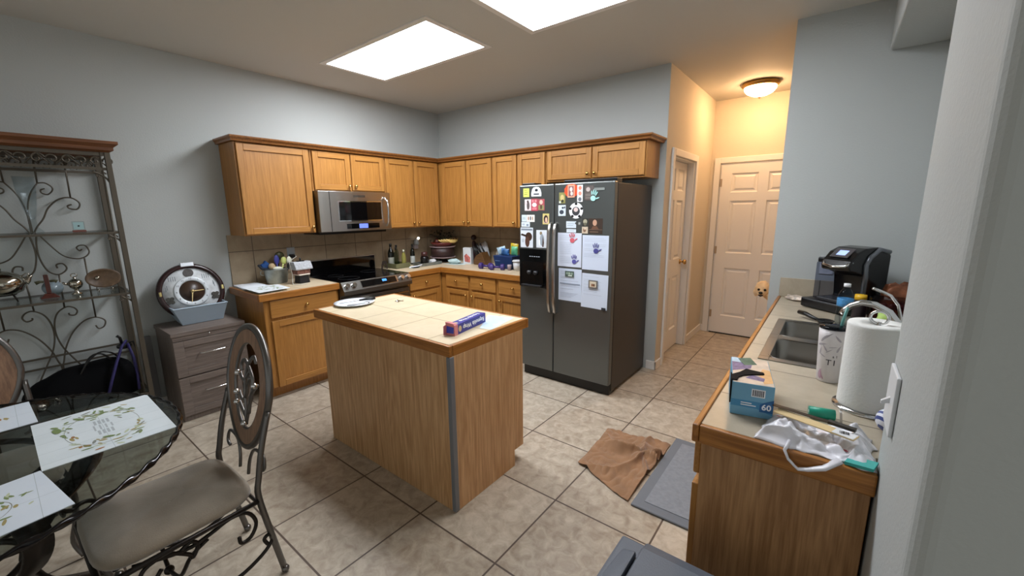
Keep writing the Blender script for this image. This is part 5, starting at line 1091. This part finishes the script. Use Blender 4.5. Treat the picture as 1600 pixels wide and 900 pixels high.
# clock local: x = room +y, y = up, z = out of the wall (+x)
def cpart(name, mat, fn, par=t, bevel=0):
    b = B(); b.T = CM; fn(b); return b.build(name, mat, par, bevel=bevel)
RIM = M('dark_cherry_rim', '#2e1c1c', .25)
cpart('rim', RIM, lambda b: b.lathe([(.001, -.03), (.195, -.03), (.222, -.015), (.226, .0), (.222, .02), (.205, .03), (.192, .026), (.188, .008), (.001, .006)], (0, 0, 0), 56))
face = cpart('face', M('clock_face', '#d4d8da', .4, .0, vary=.18, vscale=24), lambda b: b.lathe([(.001, .0065), (.188, .0065), (.188, .010), (.001, .010)], (0, 0, 0), 48))
cpart('numeral_ring', M('ring_silver', '#d2d8dc', .35, .1), lambda b: b.lathe([(.085, .0102), (.118, .0102), (.120, .016), (.112, .019), (.092, .019), (.085, .016), (.085, .0102)], (0, 0, 0), 48))
cpart('centre_disc', M('clock_brown', '#3b2a1e', .35, vary=.25, vscale=20), lambda b: b.lathe([(.001, .0102), (.084, .0102), (.084, .0125), (.001, .0125)], (0, 0, 0), 40))
def disc(b, x, y, r, z0, z1, sy=1): b.prism([(x+r*math.cos(k*PI/12), y+r*sy*math.sin(k*PI/12)) for k in range(24)], z0, z1, 'z')
NUM = ['12', '1', '2', '3', '4', '5', '6', '7', '8', '9', '10', '11']
for k in range(12):
    a = PI/2-k*PI/6; text_geo(NUM[k], .02, DK, face, CM @ frame((.102*math.cos(a), .102*math.sin(a), .0195), (1, 0, 0), (0, 1, 0)), name='numeral')
cpart('top_medallion', M('medallion_dark', '#4a4644', .4, .3, vary=.4, vscale=60), lambda b: disc(b, 0, .150, .034, .0102, .016), bevel=.002)
cpart('bottom_medallion', M('medallion_dark', '#4a4644', .4, .3), lambda b: disc(b, .01, -.150, .045, .0102, .0125, .6))
for s in (-1, 1):
    cpart('side_ornament', M('ornament_dark', '#3c3a34', .4, .4, vary=.6, vscale=90), lambda b: [disc(b, s*.150+q*.012, -.055+w_*.014, .014, .0102, .016+abs(q)*.002) for q in (-1, 0, 1) for w_ in (-1, 0, 1) if (q+w_) % 2 == 0])
cpart('engraved_lines', M('engraving', '#6c7478', .5), lambda b: [b.box(x0, x0+.004, y0_, y0_+.035, .0101, .0108) for (x0, y0_) in [(-.135+.014*k, .095) for k in range(4)]+[(.085+.014*k, .095) for k in range(4)]+[(-.09+.014*k, -.16) for k in range(3)]+[(.055+.014*k, -.155) for k in range(4)]+[(-.165, .02), (-.155, .03), (.155, .02), (.150, .035)]])
cpart('top_latch', M('silver_latch', '#c8ccd0', .3, .8), lambda b: b.box(-.045, .045, .198, .232, .005, .034), bevel=.004)
for s in (-1, 1): cpart('rim_clasp', M('gold_clasp', '#c8b87c', .3, .8), lambda b: b.box(s*.205-.008, s*.205+.008, -.015, .02, .02, .036), bevel=.003)
HG = M('hand_gold', '#d8c088', .3, .7)
cpart('hour_hand', HG, lambda b: b.prism([(0, .005), (.075, .002), (.078, -.002), (0, -.005)], .020, .0215, 'z'))
cpart('minute_hand', HG, lambda b: b.prism([(-.005, 0), (-.020, -.085), (-.016, -.087), (.005, 0)], .022, .0235, 'z'))
cpart('hub', HG, lambda b: b.lathe([(.001, .0125), (.012, .0125), (.012, .025), (.001, .028)], (0, 0, 0), 18))
tag(B().box(.03, .065, -3.215, -3.175, .002, .62).build('leaning_panel', M('panel_grey', '#6c6c6e', .6), bevel=.002, org=(.05, -3.2, 0)), 'narrow grey panel standing between the metal rack and the file cabinet', 'panel')
# ------------------------------------------------------------------ bakers rack
t = thing('etagere_rack', 'tall iron rack with wooden crown, glass shelves and scrollwork back', 'rack', (.22, -3.66, 0))
YA, YB_ = -3.285, -4.035
cz = [(0, 0), (.022, .012), (.022, .03), (.045, .05), (.045, .068), (0, .068)]
b = B(); z0 = 1.958; xa, xb, ya, yb = .02, .425, YB_-.01, YA+.01
pth = [(xa, yb, 0, 1), (xb, yb, 1, 1), (xb, ya, 1, -1), (xa, ya, 0, -1)]
vs = []
for (x, y, dx, dy) in pth:
    for w_, z in cz: vs.append((x+dx*w_, y+dy*w_, z0+z))
n = len(cz); b.add(vs, [(i*n+k, i*n+(k+1) % n, (i+1)*n+(k+1) % n, (i+1)*n+k) for i in range(3) for k in range(n)]+[tuple(range(n))[::-1], tuple(range(3*n, 4*n))]); b.box(xa, xb, ya, yb, z0+.0, z0+.067)
b.build('wooden_crown', RACKW, t)
for x in (.03, .415):
    for y in (YA, YB_):
        b = B(); b.box(x-.014, x+.014, y-.014, y+.014, 0.002, z0); b.build('post', RACKI, t, bevel=.002)
for y in (YA-.035, YB_+.035): B().tube([(.415, y, .05), (.415, y, z0)], .006).build('inner_rod', RACKI, t)
GS = glass('shelf_glass', '#eaeeee')
for z in (1.45, 1.035, .30):
    b = B(); 
    for x in (.03, .415): b.box(x-.007, x+.007, YB_, YA, z-.014, z)
    for y in (YA, YB_): b.box(.03, .415, y-.007, y+.007, z-.014, z)
    b.build('shelf_frame', RACKI, t, bevel=.001)
    B().box(.037, .408, YB_+.008, YA-.008, z-.006, z-.001).build('glass_shelf', GS, t)
for z in (.60, .53): B().box(.025, .037, YB_, YA, z-.006, z+.006).build('back_rail', RACKI, t)
def scr(path, y, flip=False, x=.03, r=.0045, name='scroll', smooth=True):
    pass
def smooth_pts(p, n=5):
    if len(p) < 3: return p
    out = []
    for i in range(len(p)-1):
        a = p[max(i-1, 0)]; b_ = p[i]; c_ = p[i+1]; d = p[min(i+2, len(p)-1)]
        for k in range(n):
            q = k/n; out.append(tuple(.5*((2*b_[j])+(-a[j]+c_[j])*q+(2*a[j]-5*b_[j]+4*c_[j]-d[j])*q*q+(-a[j]+3*b_[j]-3*c_[j]+d[j])*q**3) for j in range(len(b_))))
    out.append(p[-1]); return out
SC = [[(-3.446, 1.95), (-3.451, 1.677)], [(-3.584, 1.95), (-3.589, 1.771)],
 [(-3.589, 1.771), (-3.556, 1.773), (-3.528, 1.748), (-3.53, 1.722), (-3.554, 1.698), (-3.579, 1.708), (-3.58, 1.727), (-3.561, 1.736)],
 [(-3.65, 1.45), (-3.63, 1.49), (-3.597, 1.539), (-3.568, 1.604), (-3.524, 1.656), (-3.484, 1.677), (-3.446, 1.677), (-3.416, 1.651), (-3.415, 1.623), (-3.433, 1.6), (-3.466, 1.606), (-3.473, 1.623), (-3.452, 1.633)],
 [(-3.589, 1.771), (-3.63, 1.70), (-3.655, 1.60), (-3.657, 1.44)],
 [(-3.642, 1.445), (-3.654, 1.357), (-3.652, 1.277), (-3.629, 1.193), (-3.588, 1.161), (-3.553, 1.177), (-3.539, 1.203), (-3.554, 1.233), (-3.583, 1.229), (-3.582, 1.204)],
 [(-3.635, 1.44), (-3.587, 1.352), (-3.541, 1.286), (-3.483, 1.26), (-3.437, 1.27), (-3.414, 1.303), (-3.426, 1.346), (-3.455, 1.351), (-3.472, 1.336), (-3.46, 1.314), (-3.447, 1.324)],
 [(-3.444, 1.26), (-3.448, .83)], [(-3.582, 1.159), (-3.59, .932)],
 [(-3.575, .887), (-3.572, .872), (-3.547, .867), (-3.533, .894), (-3.549, .922), (-3.583, .931), (-3.627, .898), (-3.652, .83), (-3.655, .742), (-3.635, .646), (-3.594, .55), (-3.552, .46), (-3.53, .40)],
 [(-3.457, .77), (-3.444, .743), (-3.416, .752), (-3.403, .789), (-3.423, .817), (-3.464, .83), (-3.52, .808), (-3.581, .738), (-3.625, .644), (-3.646, .558), (-3.657, .5), (-3.66, .30)]]
for p in SC:
    p = smooth_pts(p)
    for s in (0, 1):
        B().tube([(.031, y if not s else -7.32-y, z) for y, z in p], .0048, 6).build('scroll_bar', RACKI, t)
# cast frieze under the crown, corner brackets
def spiral(cx, cz_, r0, turns, a0, sgn=1, n=22): return [(cx+r0*(1-k/n*.85)*math.cos(a0+sgn*turns*2*PI*k/n), cz_+r0*(1-k/n*.85)*math.sin(a0+sgn*turns*2*PI*k/n)) for k in range(n+1)]
for x in (.03, .415):
    b = B(); b.box(x-.005, x+.005, YB_, YA, 1.935, 1.955).box(x-.005, x+.005, YB_, YA, 1.845, 1.862)
    b.build('frieze_rail', RACKI, t)
    b = B()
    for k in range(6):
        c = YB_+.065+k*.125
        b.tube([(x, y, z) for y, z in spiral(c, 1.90, .034, 1.1, 0, 1)], .0045, 6); b.tube([(x, y, z) for y, z in spiral(c+.062, 1.90, .030, 1.0, PI, -1)], .0045, 6)
        b.tube([(x, c-.05, 1.87), (x, c, 1.93), (x, c+.05, 1.87)], .004, 6)
    b.build('frieze_scrollwork', RACKI, t)
for (z, sz) in ((1.84, .07), (1.433, .05), (1.018, .05)):
    for y, s in ((YA, -1), (YB_, 1)):
        b = B(); q = [(y+s*.01, z-sz), (y+s*.025, z-sz*.6), (y+s*.05, z-sz*.3), (y+s*sz*1.2, z-.004)]
        b.tube([(.415, a, c) for a, c in smooth_pts(q)], .006, 6); b.tube([(.415, a, c) for a, c in spiral(y+s*.035, z-.02, .014, 1, 0)], .004, 6); b.tube([(.415, a, c) for a, c in spiral(y+s*.06, z-.03, .012, 1, 1)], .004, 6)
        b.build('corner_bracket', RACKI, t)
SILV = M('polished_silver', '#b8b2a6', .12, 1)
t = thing('desk_clock', 'tiny square clear desk clock on the upper rack shelf', 'clock', (.22, -3.46, 1.45))
B().box(.205, .235, -3.492, -3.428, 1.4505, 1.462).build('base', M('clock_foot', '#7c4438', .4), t, bevel=.002)
B().box(.214, .226, -3.490, -3.430, 1.4625, 1.52).build('crystal', glass('crystal', '#f0f6f6'), t, bevel=.003)
B().box(.2262, .2285, -3.484, -3.436, 1.468, 1.514).build('dial', M('pale_cyan_dial', '#a4c4c6', .4), t)
B().lathe([(.001, .2286), (.005, .2286), (.005, .2292), (.001, .2292)], (0, -3.46, 1.49), 10, ax='x').build('hub', DK, t)
t = thing('crystal_vase', 'tall clear crystal vase on the upper rack shelf, hard to see', 'vase', (.2, -3.66, 1.45))
B().lathe([(.001, 1.4505), (.04, 1.4505), (.042, 1.46), (.018, 1.49), (.016, 1.53), (.03, 1.60), (.045, 1.70), (.05, 1.80), (.047, 1.80), (.042, 1.70), (.027, 1.60), (.012, 1.54), (.001, 1.535)], (.2, -3.655, 0), 10, sm=False).build('vase_body', glass('crystal2', '#f2f5f6', .05), t)
t = thing('wooden_cross', 'small red-brown wooden cross on a stepped foot, middle shelf of the rack', 'cross', (.22, -3.655, 1.035))
CW = wood('cross_wood', '#5e2a1e', '#3e1a12', 'z')
B().hexa([(.18, -3.70, 1.0355), (.26, -3.70, 1.0355), (.26, -3.61, 1.0355), (.18, -3.61, 1.0355), (.20, -3.675, 1.062), (.24, -3.675, 1.062), (.24, -3.635, 1.062), (.20, -3.635, 1.062)]).build('foot', CW, t, bevel=.003)
B().box(.21, .23, -3.666, -3.644, 1.062, 1.185).build('upright', CW, t, bevel=.004)
B().tube([(.22, -3.705, 1.135), (.22, -3.685, 1.142), (.22, -3.668, 1.140)], [.012, .008, .007], 8).build('cross_arm', M('cross_green', '#4a4a30', .5), t)
B().tube([(.22, -3.642, 1.140), (.22, -3.62, 1.142), (.22, -3.61, 1.135)], [.007, .008, .012], 8).build('cross_arm', M('cross_green', '#4a4a30', .5), t)
t = thing('silver_trinket', 'small polished silver lidded pot on a foot, middle shelf of the rack', 'silver pot', (.22, -3.53, 1.035))
B().lathe([(.001, 1.0355), (.026, 1.0355), (.03, 1.042), (.01, 1.055), (.012, 1.07), (.03, 1.085), (.038, 1.105), (.034, 1.125), (.02, 1.138), (.006, 1.142), (.008, 1.15), (.001, 1.155)], (.22, -3.53, 0), 20).build('pot_body', SILV, t)
B().tube([(.22, -3.565, 1.11), (.22, -3.58, 1.115), (.22, -3.587, 1.125)], [.01, .007, .005], 8).build('spout', SILV, t)
B().tube([(.22+.0*math.cos(a), -3.53+.015*math.cos(a), 1.165+.012*math.sin(a)) for a in [k*PI/6 for k in range(12)]], .003, 6, True).build('ring_handle', SILV, t)
t = thing('oval_tray', 'oval brown wooden tray propped on a wire stand, middle shelf of the rack', 'tray', (.22, -3.39, 1.035))
OM = Matrix.Translation((.23, -3.392, 1.128)) @ Matrix.Rotation(-.18, 4, 'Y') @ Matrix(((0, 0, 1, 0), (1, 0, 0, 0), (0, 1, 0, 0), (0, 0, 0, 1)))
b = B(); b.T = OM; b.lathe([(.001, -.004), (.085, -.004), (.092, .006), (.088, .010), (.075, .002), (.001, .002)], (0, 0, 0), 40, sx=1, sy=.72); b.build('tray_body', M('tray_brown', '#5a4632', .4, vary=.3, vscale=30), t)
b = B(); b.T = OM; b.ball((-.03, .005, .006), .014, 0, 10, (1, 1, .4)); b.build('silver_emblem', SILV, t)
b = B()
for y in (-3.43, -3.36): b.tube([(.27, y, 1.060), (.268, y, 1.039), (.19, y, 1.039), (.19, y, 1.10)], .0025, 6)
b.tube([(.19, -3.43, 1.09), (.19, -3.36, 1.09)], .0025, 6); b.build('wire_stand', SILV, t)
t = thing('glass_plate', 'clear glass plate leaning behind the wooden cross', 'plate', (.12, -3.64, 1.035))
b = B(); b.T = Matrix.Translation((.13, -3.63, 1.085)) @ Matrix.Rotation(-.3, 4, 'Y') @ Matrix(((0, 0, 1, 0), (1, 0, 0, 0), (0, 1, 0, 0), (0, 0, 0, 1))); b.lathe([(.001, 0), (.045, 0), (.05, .004), (.001, .004)], (0, 0, 0), 28); b.build('plate_body', M('pale_glass', '#b4c4cc', .1, trans=.5), t)
t = thing('silver_teapot', 'large round silver teapot on a stand, cut by the left photo edge', 'teapot', (.22, -3.83, 1.035))
B().lathe([(.001, 1.075), (.04, 1.078), (.085, 1.10), (.105, 1.145), (.10, 1.18), (.07, 1.21), (.03, 1.225), (.012, 1.23), (.014, 1.245), (.001, 1.25)], (.22, -3.84, 0), 32).build('pot_body', SILV, t)
B().tube([(.22, -3.745, 1.15), (.22, -3.73, 1.16), (.22, -3.722, 1.18), (.22, -3.712, 1.19)], [.022, .014, .010, .008], 10).build('spout', SILV, t)
B().tube([(.22, -3.755, 1.19), (.22, -3.735, 1.205), (.22, -3.72, 1.20), (.22, -3.73, 1.187)], .004, 6).build('small_ring', SILV, t)
b = B().tube([(.22+.05*math.cos(a), -3.84+.05*math.sin(a), 1.082) for a in [k*PI/10 for k in range(20)]], .004, 6, True)
for k in range(4): a = PI/4+k*PI/2; b.tube([(.22+.05*math.cos(a), -3.84+.05*math.sin(a), 1.082), (.22+.07*math.cos(a), -3.84+.07*math.sin(a), 1.039)], .004, 6)
b.build('stand', IRON, t)
# black tote with purple straps, on the lower shelf
t = thing('duffel_bag', 'black bag with purple straps slumped on the lowest rack shelf', 'bag', (.23, -3.55, .30))
b = B()
def bag(u, v):
    a = u*2*PI; y = -3.60+.28*math.cos(v*PI)*-1; prof_ = math.sin(v*PI)**.45
    top = .19+.14*(v)**1.2+.02*noise.noise(Vector((v*6, 2, 2))); hgt = top if math.sin(a) > 0 else 0
    x = .225+.155*prof_*math.cos(a); z = .302+(hgt*math.sin(a)**.8*prof_ if math.sin(a) > 0 else 0)+.0
    nn = noise.noise(Vector((a, v*7, 3)))*.015*prof_
    return (x+nn*.6, y, max(.302, z+nn))
b.grid(bag, 32, 28); b.build('bag_body', M('black_nylon', '#060608', .8, bump=.4, bscale=40, spec=.1), t)
PUR = M('purple_strap', '#322c66', .6)
B().tube([(.388, -3.50, .34), (.392, -3.47, .44), (.38, -3.43, .55), (.32, -3.38, .645), (.27, -3.35, .665)], .017, 8, flat=.5).build('purple_strap', PUR, t)
B().tube([(.385, -3.34, .33), (.388, -3.335, .44), (.36, -3.335, .56), (.30, -3.345, .65)], .017, 8, flat=.5).build('purple_strap', PUR, t)
B().tube(smooth_pts([(.30, -3.62, .47), (.32, -3.56, .58), (.33, -3.50, .635), (.33, -3.44, .62), (.32, -3.40, .56)]), .006, 6).build('carry_handle', BLACK, t)
B().tube(smooth_pts([(.28, -3.60, .48), (.30, -3.55, .60), (.30, -3.49, .62), (.30, -3.44, .56)]), .006, 6).build('carry_handle', BLACK, t)
b = B().ball((.27, -3.36, .635), .03, 0, 10, (1, 1.5, .8)).tube([(.27, -3.37, .65), (.27, -3.375, .70), (.27, -3.39, .715)], .009, 6).tube([(.27, -3.33, .65), (.28, -3.31, .66), (.29, -3.30, .60)], .007, 6); b.build('buckle_knot', BLACK, t)
# ------------------------------------------------------------------ glass table
TC = (2.076, -4.132); TRD = .653
t = thing('glass_dining_table', 'round glass-topped dining table with black rope edge and scrolled iron pedestal', 'table', (TC[0], TC[1], 0))
B().lathe([(.001, .748), (TRD-.006, .748), (TRD-.004, .754), (TRD-.006, .760), (.001, .760)], (TC[0], TC[1], 0), 128, sm=False).build('glass_top', glass('table_glass', '#d2d8d6', .03), t)
b = B(); n = 960; vs = []; TW = 50
seg = 8
for i in range(n):
    a = 2*PI*i/n
    for k in range(seg):
        q = 2*PI*k/seg; rr_ = .0082*(1+.34*math.cos(2*q-TW*a)); 
        vs.append((TC[0]+(TRD+rr_*math.cos(q))*math.cos(a), TC[1]+(TRD+rr_*math.cos(q))*math.sin(a), .753+rr_*math.sin(q)*1.1))
b.add(vs, [(i*seg+k, ((i+1) % n)*seg+k, ((i+1) % n)*seg+(k+1) % seg, i*seg+(k+1) % seg) for i in range(n) for k in range(seg)], 0, True)
b.build('rope_edge', M('black_gloss_iron', '#120e10', .14, .5, spec=.8), t)
b = B().tube([(TC[0]+.30*math.cos(a), TC[1]+.30*math.sin(a), .735) for a in [k*PI/24 for k in range(48)]], .011, 8, True); b.build('top_ring', IRON, t)
b = B().tube([(TC[0]+.19*math.cos(a), TC[1]+.19*math.sin(a), .40) for a in [k*PI/24 for k in range(48)]], .011, 8, True); b.build('waist_ring', IRON, t)
for k in range(4):
    a = PI/6+k*PI/2; ca, sa = math.cos(a), math.sin(a)
    def at(r, z, o=0): return (TC[0]+r*ca-o*sa, TC[1]+r*sa+o*ca, z)
    pr = smooth_pts([(.32, .735), (.41, .70), (.45, .62), (.40, .52), (.26, .40), (.21, .28), (.27, .16), (.38, .07), (.45, .03), (.48, .05), (.46, .09), (.43, .08)], 5)
    b = B()
    vs = []; 
    for i, (r, z) in enumerate(pr):
        w_ = .035; j = min(i+1, len(pr)-1); i2 = max(i-1, 0); d = Vector((pr[j][0]-pr[i2][0], pr[j][1]-pr[i2][1])).normalized(); nn = Vector((-d.y, d.x))*.006
        for (o, s) in ((-w_, -1), (w_, -1), (w_, 1), (-w_, 1)): vs.append(at(r+nn.x*s, z+nn.y*s, o))
    m_ = len(pr); b.add(vs, [(i*4+k2, i*4+(k2+1) % 4, (i+1)*4+(k2+1) % 4, (i+1)*4+k2) for i in range(m_-1) for k2 in range(4)]+[(3, 2, 1, 0), ((m_-1)*4, (m_-1)*4+1, (m_-1)*4+2, (m_-1)*4+3)], 0, True); b.build('leg', IRON, t)
    b = B(); sp_ = spiral(.40, .33, .075, 1.2, PI*.9, -1); b.tube([at(r, z) for r, z in smooth_pts([(.35, .49), (.33, .42)]+sp_[2:], 2)], .009, 8); b.build('leg_scroll', IRON, t)
    b = B(); pw = smooth_pts([(.36, .70), (.445, .64), (.43, .55), (.33, .455)], 4)
    vs = []
    for i, (r, z) in enumerate(pw):
        w_ = .045*math.sin(PI*(i+1)/(len(pw)+1))+.01
        for (o, s) in ((-w_, 0), (w_, 0), (w_, .012), (-w_, .012)): vs.append(at(r+.016+s, z, o))
    m_ = len(pw); b.add(vs, [(i*4+k2, i*4+(k2+1) % 4, (i+1)*4+(k2+1) % 4, (i+1)*4+k2) for i in range(m_-1) for k2 in range(4)]+[(3, 2, 1, 0), ((m_-1)*4, (m_-1)*4+1, (m_-1)*4+2, (m_-1)*4+3)])
    if k in (1, 2): b.build('wood_inlay', CHW, t)
# placemats
PM = tile('placemat_plank_print', '#d9e2e6', '#e6eef2', '#b4c0c4', .095, (0, 0), mortar=.0014, rough=.55, sizev=5.0, bumpd=.0001)
PMY = tile('placemat_plank_print_b', '#d6e0ec', '#e2eaf2', '#b4c0c4', 5.0, (0, 0), mortar=.0014, rough=.55, sizev=.09, bumpd=.0001)
def placemat(label, c, rz, w_, h, z, seed, mat, wreath=True):
    R_ = Matrix.Translation((c[0], c[1], z)) @ Matrix.Rotation(rz, 4, 'Z')
    b = B(); b.T = R_; b.box(-w_/2, w_/2, -h/2, h/2, 0, .0022); o = b.build('placemat', mat, org=(c[0], c[1], z)); tag(o, label, 'placemat', 'white floral placemats on the glass table')
    rr = random.Random(seed); b = B(); b.T = R_; zz = .0024
    rx, ry = (w_*.36, h*.30) if wreath else (w_*.30, h*.3)
    for k in range(130 if wreath else 60):
        a = rr.uniform(0, 2*PI); dens = abs(math.cos(a))**1.5
        if rr.random() > .25+.75*dens: continue
        r_ = 1+rr.gauss(0, .09+.08*dens); x, y = rx*r_*math.cos(a), ry*r_*math.sin(a)
        leaves(b, [(x, y, rr.uniform(.008, .019), rr.uniform(.003, .006), a+PI/2+rr.gauss(0, .6))], zz+k*.000004, rr.choice([0, 0, 1, 1, 2, 3, 4] if x > 0 else [0, 0, 1, 4, 3, 0]))
    for k in range(40): 
        a0 = 2*PI*k/40; b.add([(rx*q*math.cos(a_), ry*q*math.sin(a_), zz+.0001) for a_, q in ((a0, .985), (a0+.16, .985), (a0+.16, 1.0), (a0, 1.0))], [(0, 1, 2, 3)], 4)
    if wreath:
        for s in (-1, 1):
            for q in range(4): b.box(s*.055-.022, s*.055+.022, -.02+.012*q, -.013+.012*q, zz, zz+.0001, 5)
        for q in range(4): b.box(-.028+.003*q, .028-.002*q, -.026+.016*q, -.021+.016*q, zz, zz+.0001, 5)
        leaves(b, [(-.085, -.115, .030, .012, .1), (-.125, -.118, .016, .006, .6), (-.02, -.105, .010, .006, .4), (.12, .0, .02, .008, 1.), (-.15, -.05, .028, .007, .5)], zz+.0012, 0)
    b.build('leaf_print', GL, o, recalc=False)
placemat('white placemat with a full green and rust leaf wreath, nearest the kitchen', (2.066, -3.695), -.003, .465, .345, .7605, 2, PM)
placemat('white placemat at the far left of the table beside the second chair', (1.66, -4.075), 1.60, .45, .30, .7605, 3, PMY, False)
placemat('white placemat with a small leaf sprig at the near side of the table', (2.475, -4.065), 1.72, .44, .31, .7605, 4, PMY, False)
# ------------------------------------------------------------------ dining chairs (local: seat centre above origin, back at +y)
def make_chair(label, group):
    t = thing('dining_chair', label, 'chair', (0, 0, 0), group)
    BY = .265   # back plane
    def bp(u, z): return (u, BY+(z-.45)*.16, z)   # reclined back plane
    # egg shaped back
    cz_, A, Hh = .815, .205, .262
    def egg(s, a, dz=0):
        x = A*s*math.cos(a)*(1-.16*max(0, -math.sin(a))); return bp(x, cz_+dz+Hh*(s if s == 1 else s)*math.sin(a))
    nn = 56
    B().tube([egg(1, 2*PI*k/nn) for k in range(nn)], .014, 10, True).build('back_hoop', PEWTER, t)
    def inner(a): x = .132*math.cos(a)*(1-.12*max(0, -math.sin(a))); return bp(x, .818+.190*math.sin(a))
    B().tube([inner(2*PI*k/nn) for k in range(nn)], .008, 8, True).build('inner_hoop', PEWTER, t)
    b = B(); vs = []
    for k in range(nn):
        a = 2*PI*k/nn; p = Vector(egg(.955, a)); q = Vector(inner(a)); p.z = cz_+(p.z-cz_); 
        for w_, dy in ((p, -.008), (q, -.008), (q, .008), (p, .008)): vs.append(w_+Vector((0, dy, 0)))
    b.add(vs, [(k*4+j, ((k+1) % nn)*4+j, ((k+1) % nn)*4+(j+1) % 4, k*4+(j+1) % 4) for k in range(nn) for j in range(4)]); b.build('wooden_ring', CHW, t)
    # scrolls in the opening
    S = [[(0, .645), (-.012, .72), (-.03, .79), (-.025, .87), (.0, .92), (.045, .955), (.07, .93)], [(0, .655), (.02, .73), (.045, .80), (.04, .86), (.0, .90), (-.045, .925), (-.075, .90), (-.07, .87)],
         [(-.09, .86), (-.055, .835), (-.02, .85), (.01, .885)], [(-.09, .775), (-.05, .745), (-.015, .77), (.0, .82), (.02, .86)], [(.09, .84), (.055, .81), (.03, .77), (.02, .70)], [(-.085, .73), (-.04, .70), (-.005, .68)]]
    for p in S: B().tube([bp(u, z) for u, z in smooth_pts(p, 4)], .0075, 8).build('back_scroll', PEWTER, t)
    for u, z in ((-.088, .862), (-.09, .775), (0, .655), (.088, .842), (-.082, .73)): B().ball((bp(u, z)[0], bp(u, z)[1]-.012, z), .013, 0, 12).build('rivet', CHROME, t)
    for s in (-1, 1):
        # rear leg and upright in one bent tube
        b = B(); b.tube(smooth_pts([(s*.20, .30, .012), (s*.205, .265, .22), (s*.21, .235, .42), (s*.21, .245, .50), (s*.208, .270, .62), (s*.205, bp(0, .74)[1], .76)], 4), .0125, 4); b.build('leg', PEWTER, t)
        B().ball((s*.20, .302, .016), .017, 0, 10).build('foot', PEWTER, t)
        b = B(); b.tube(smooth_pts([(s*.215, -.19, .41), (s*.235, -.22, .33), (s*.225, -.20, .20), (s*.205, -.18, .09), (s*.225, -.205, .015)], 4), .0115, 8); b.build('leg', PEWTER, t)
        # bracket scroll between upright and back
        b = B(); b.tube([bp(u, z) for u, z in smooth_pts([(s*.165, .50), (s*.185, .508), (s*.192, .53), (s*.175, .565), (s*.13, .57), (s*.08, .555), (s*.05, .50), (s*.045, .44)], 4)], .007, 8); b.build('bracket_scroll', PEWTER, t)
        # side scrolls under the seat
        def sd(y, z): return (s*.205, y, z)
        b = B(); b.tube([sd(y, z) for y, z in smooth_pts([(-.16, .395), (-.02, .355), (.06, .365), (.13, .385), (.19, .37), (.215, .31), (.19, .26), (.155, .255), (.15, .285)], 4)], .0075, 8); b.build('side_scroll', IRON, t)
        b = B(); b.tube([sd(y, z) for y, z in smooth_pts([(-.09, .33), (-.12, .30), (-.15, .325), (-.13, .365), (-.07, .375), (-.01, .33), (.0, .31), (.02, .35), (.0, .375), (-.03, .36)], 4)], .0075, 8); b.build('side_scroll', IRON, t)
        b = B(); b.tube([sd(y, z) for y, z in smooth_pts([(.245, .185), (.235, .215), (.255, .225), (.265, .195), (.22, .15), (.12, .115), (.0, .135), (-.05, .18)], 4)], .0075, 8); b.build('side_scroll', IRON, t)
        b = B(); b.tube(smooth_pts([(s*.205, .05, .35), (s*.18, -.0, .30), (s*.12, -.03, .20), (0, -.04, .165)], 4), .0075, 8); b.build('stretcher', IRON, t)
    B().ball((0, -.04, .165), .018, 0, 10).build('stretcher_boss', IRON, t)
    # seat frame and cushion
    ring = [(-.215, .225), (.215, .225), (.235, -.20), (.20, -.24), (-.20, -.24), (-.235, -.20)]
    B().tube([(x, y, .402) for x, y in ring], .010, 6, True).build('seat_frame', IRON, t)
    b = B(); vs = []
    def sq(u, v):
        return None
    n = 40; R = []
    for (ins, z) in ((.03, .412), (.004, .415), (-.006, .430), (-.004, .447), (.012, .462), (.05, .472), (.11, .476), (.18, .477)):
        ring_ = []
        for k in range(n):
            a = 2*PI*k/n; c_, s_ = math.cos(a), math.sin(a); e = .38
            x = abs(c_)**e*math.copysign(1, c_); y = abs(s_)**e*math.copysign(1, s_)
            hw = (.222-.010*y) - ins; hd = .235-ins
            ring_.append((x*max(hw, .01), y*max(hd, .01)-.005, z+.008*math.sin(3*x+1)*math.cos(2*y)*(1 if z > .46 else 0)))
        R.append(ring_)
    vs = sum(R, []); m_ = len(R)
    b.add(vs, [(i*n+k, i*n+(k+1) % n, (i+1)*n+(k+1) % n, (i+1)*n+k) for i in range(m_-1) for k in range(n)]+[tuple(range(n))[::-1], tuple(range((m_-1)*n, m_*n))], 0, True)
    b.build('seat', M('suede_taupe', '#8c8070', .95, bump=.5, bscale=220, vary=.16, vscale=9, sheen=.4), t)
    return t
ch = make_chair('wrought iron dining chair with taupe suede seat and oval wood-ring back, seat in full view', 'iron dining chairs at the glass table')
ch2 = copy_tree(ch)
ch.location = (2.255, -3.575, 0); ch.rotation_euler = (0, 0, math.radians(1))
ch2.location = (1.435, -4.04, 0); ch2.rotation_euler = (0, 0, math.radians(93))
ch2['label'] = 'matching oval-backed iron chair on the far left side of the table, mostly cut off'
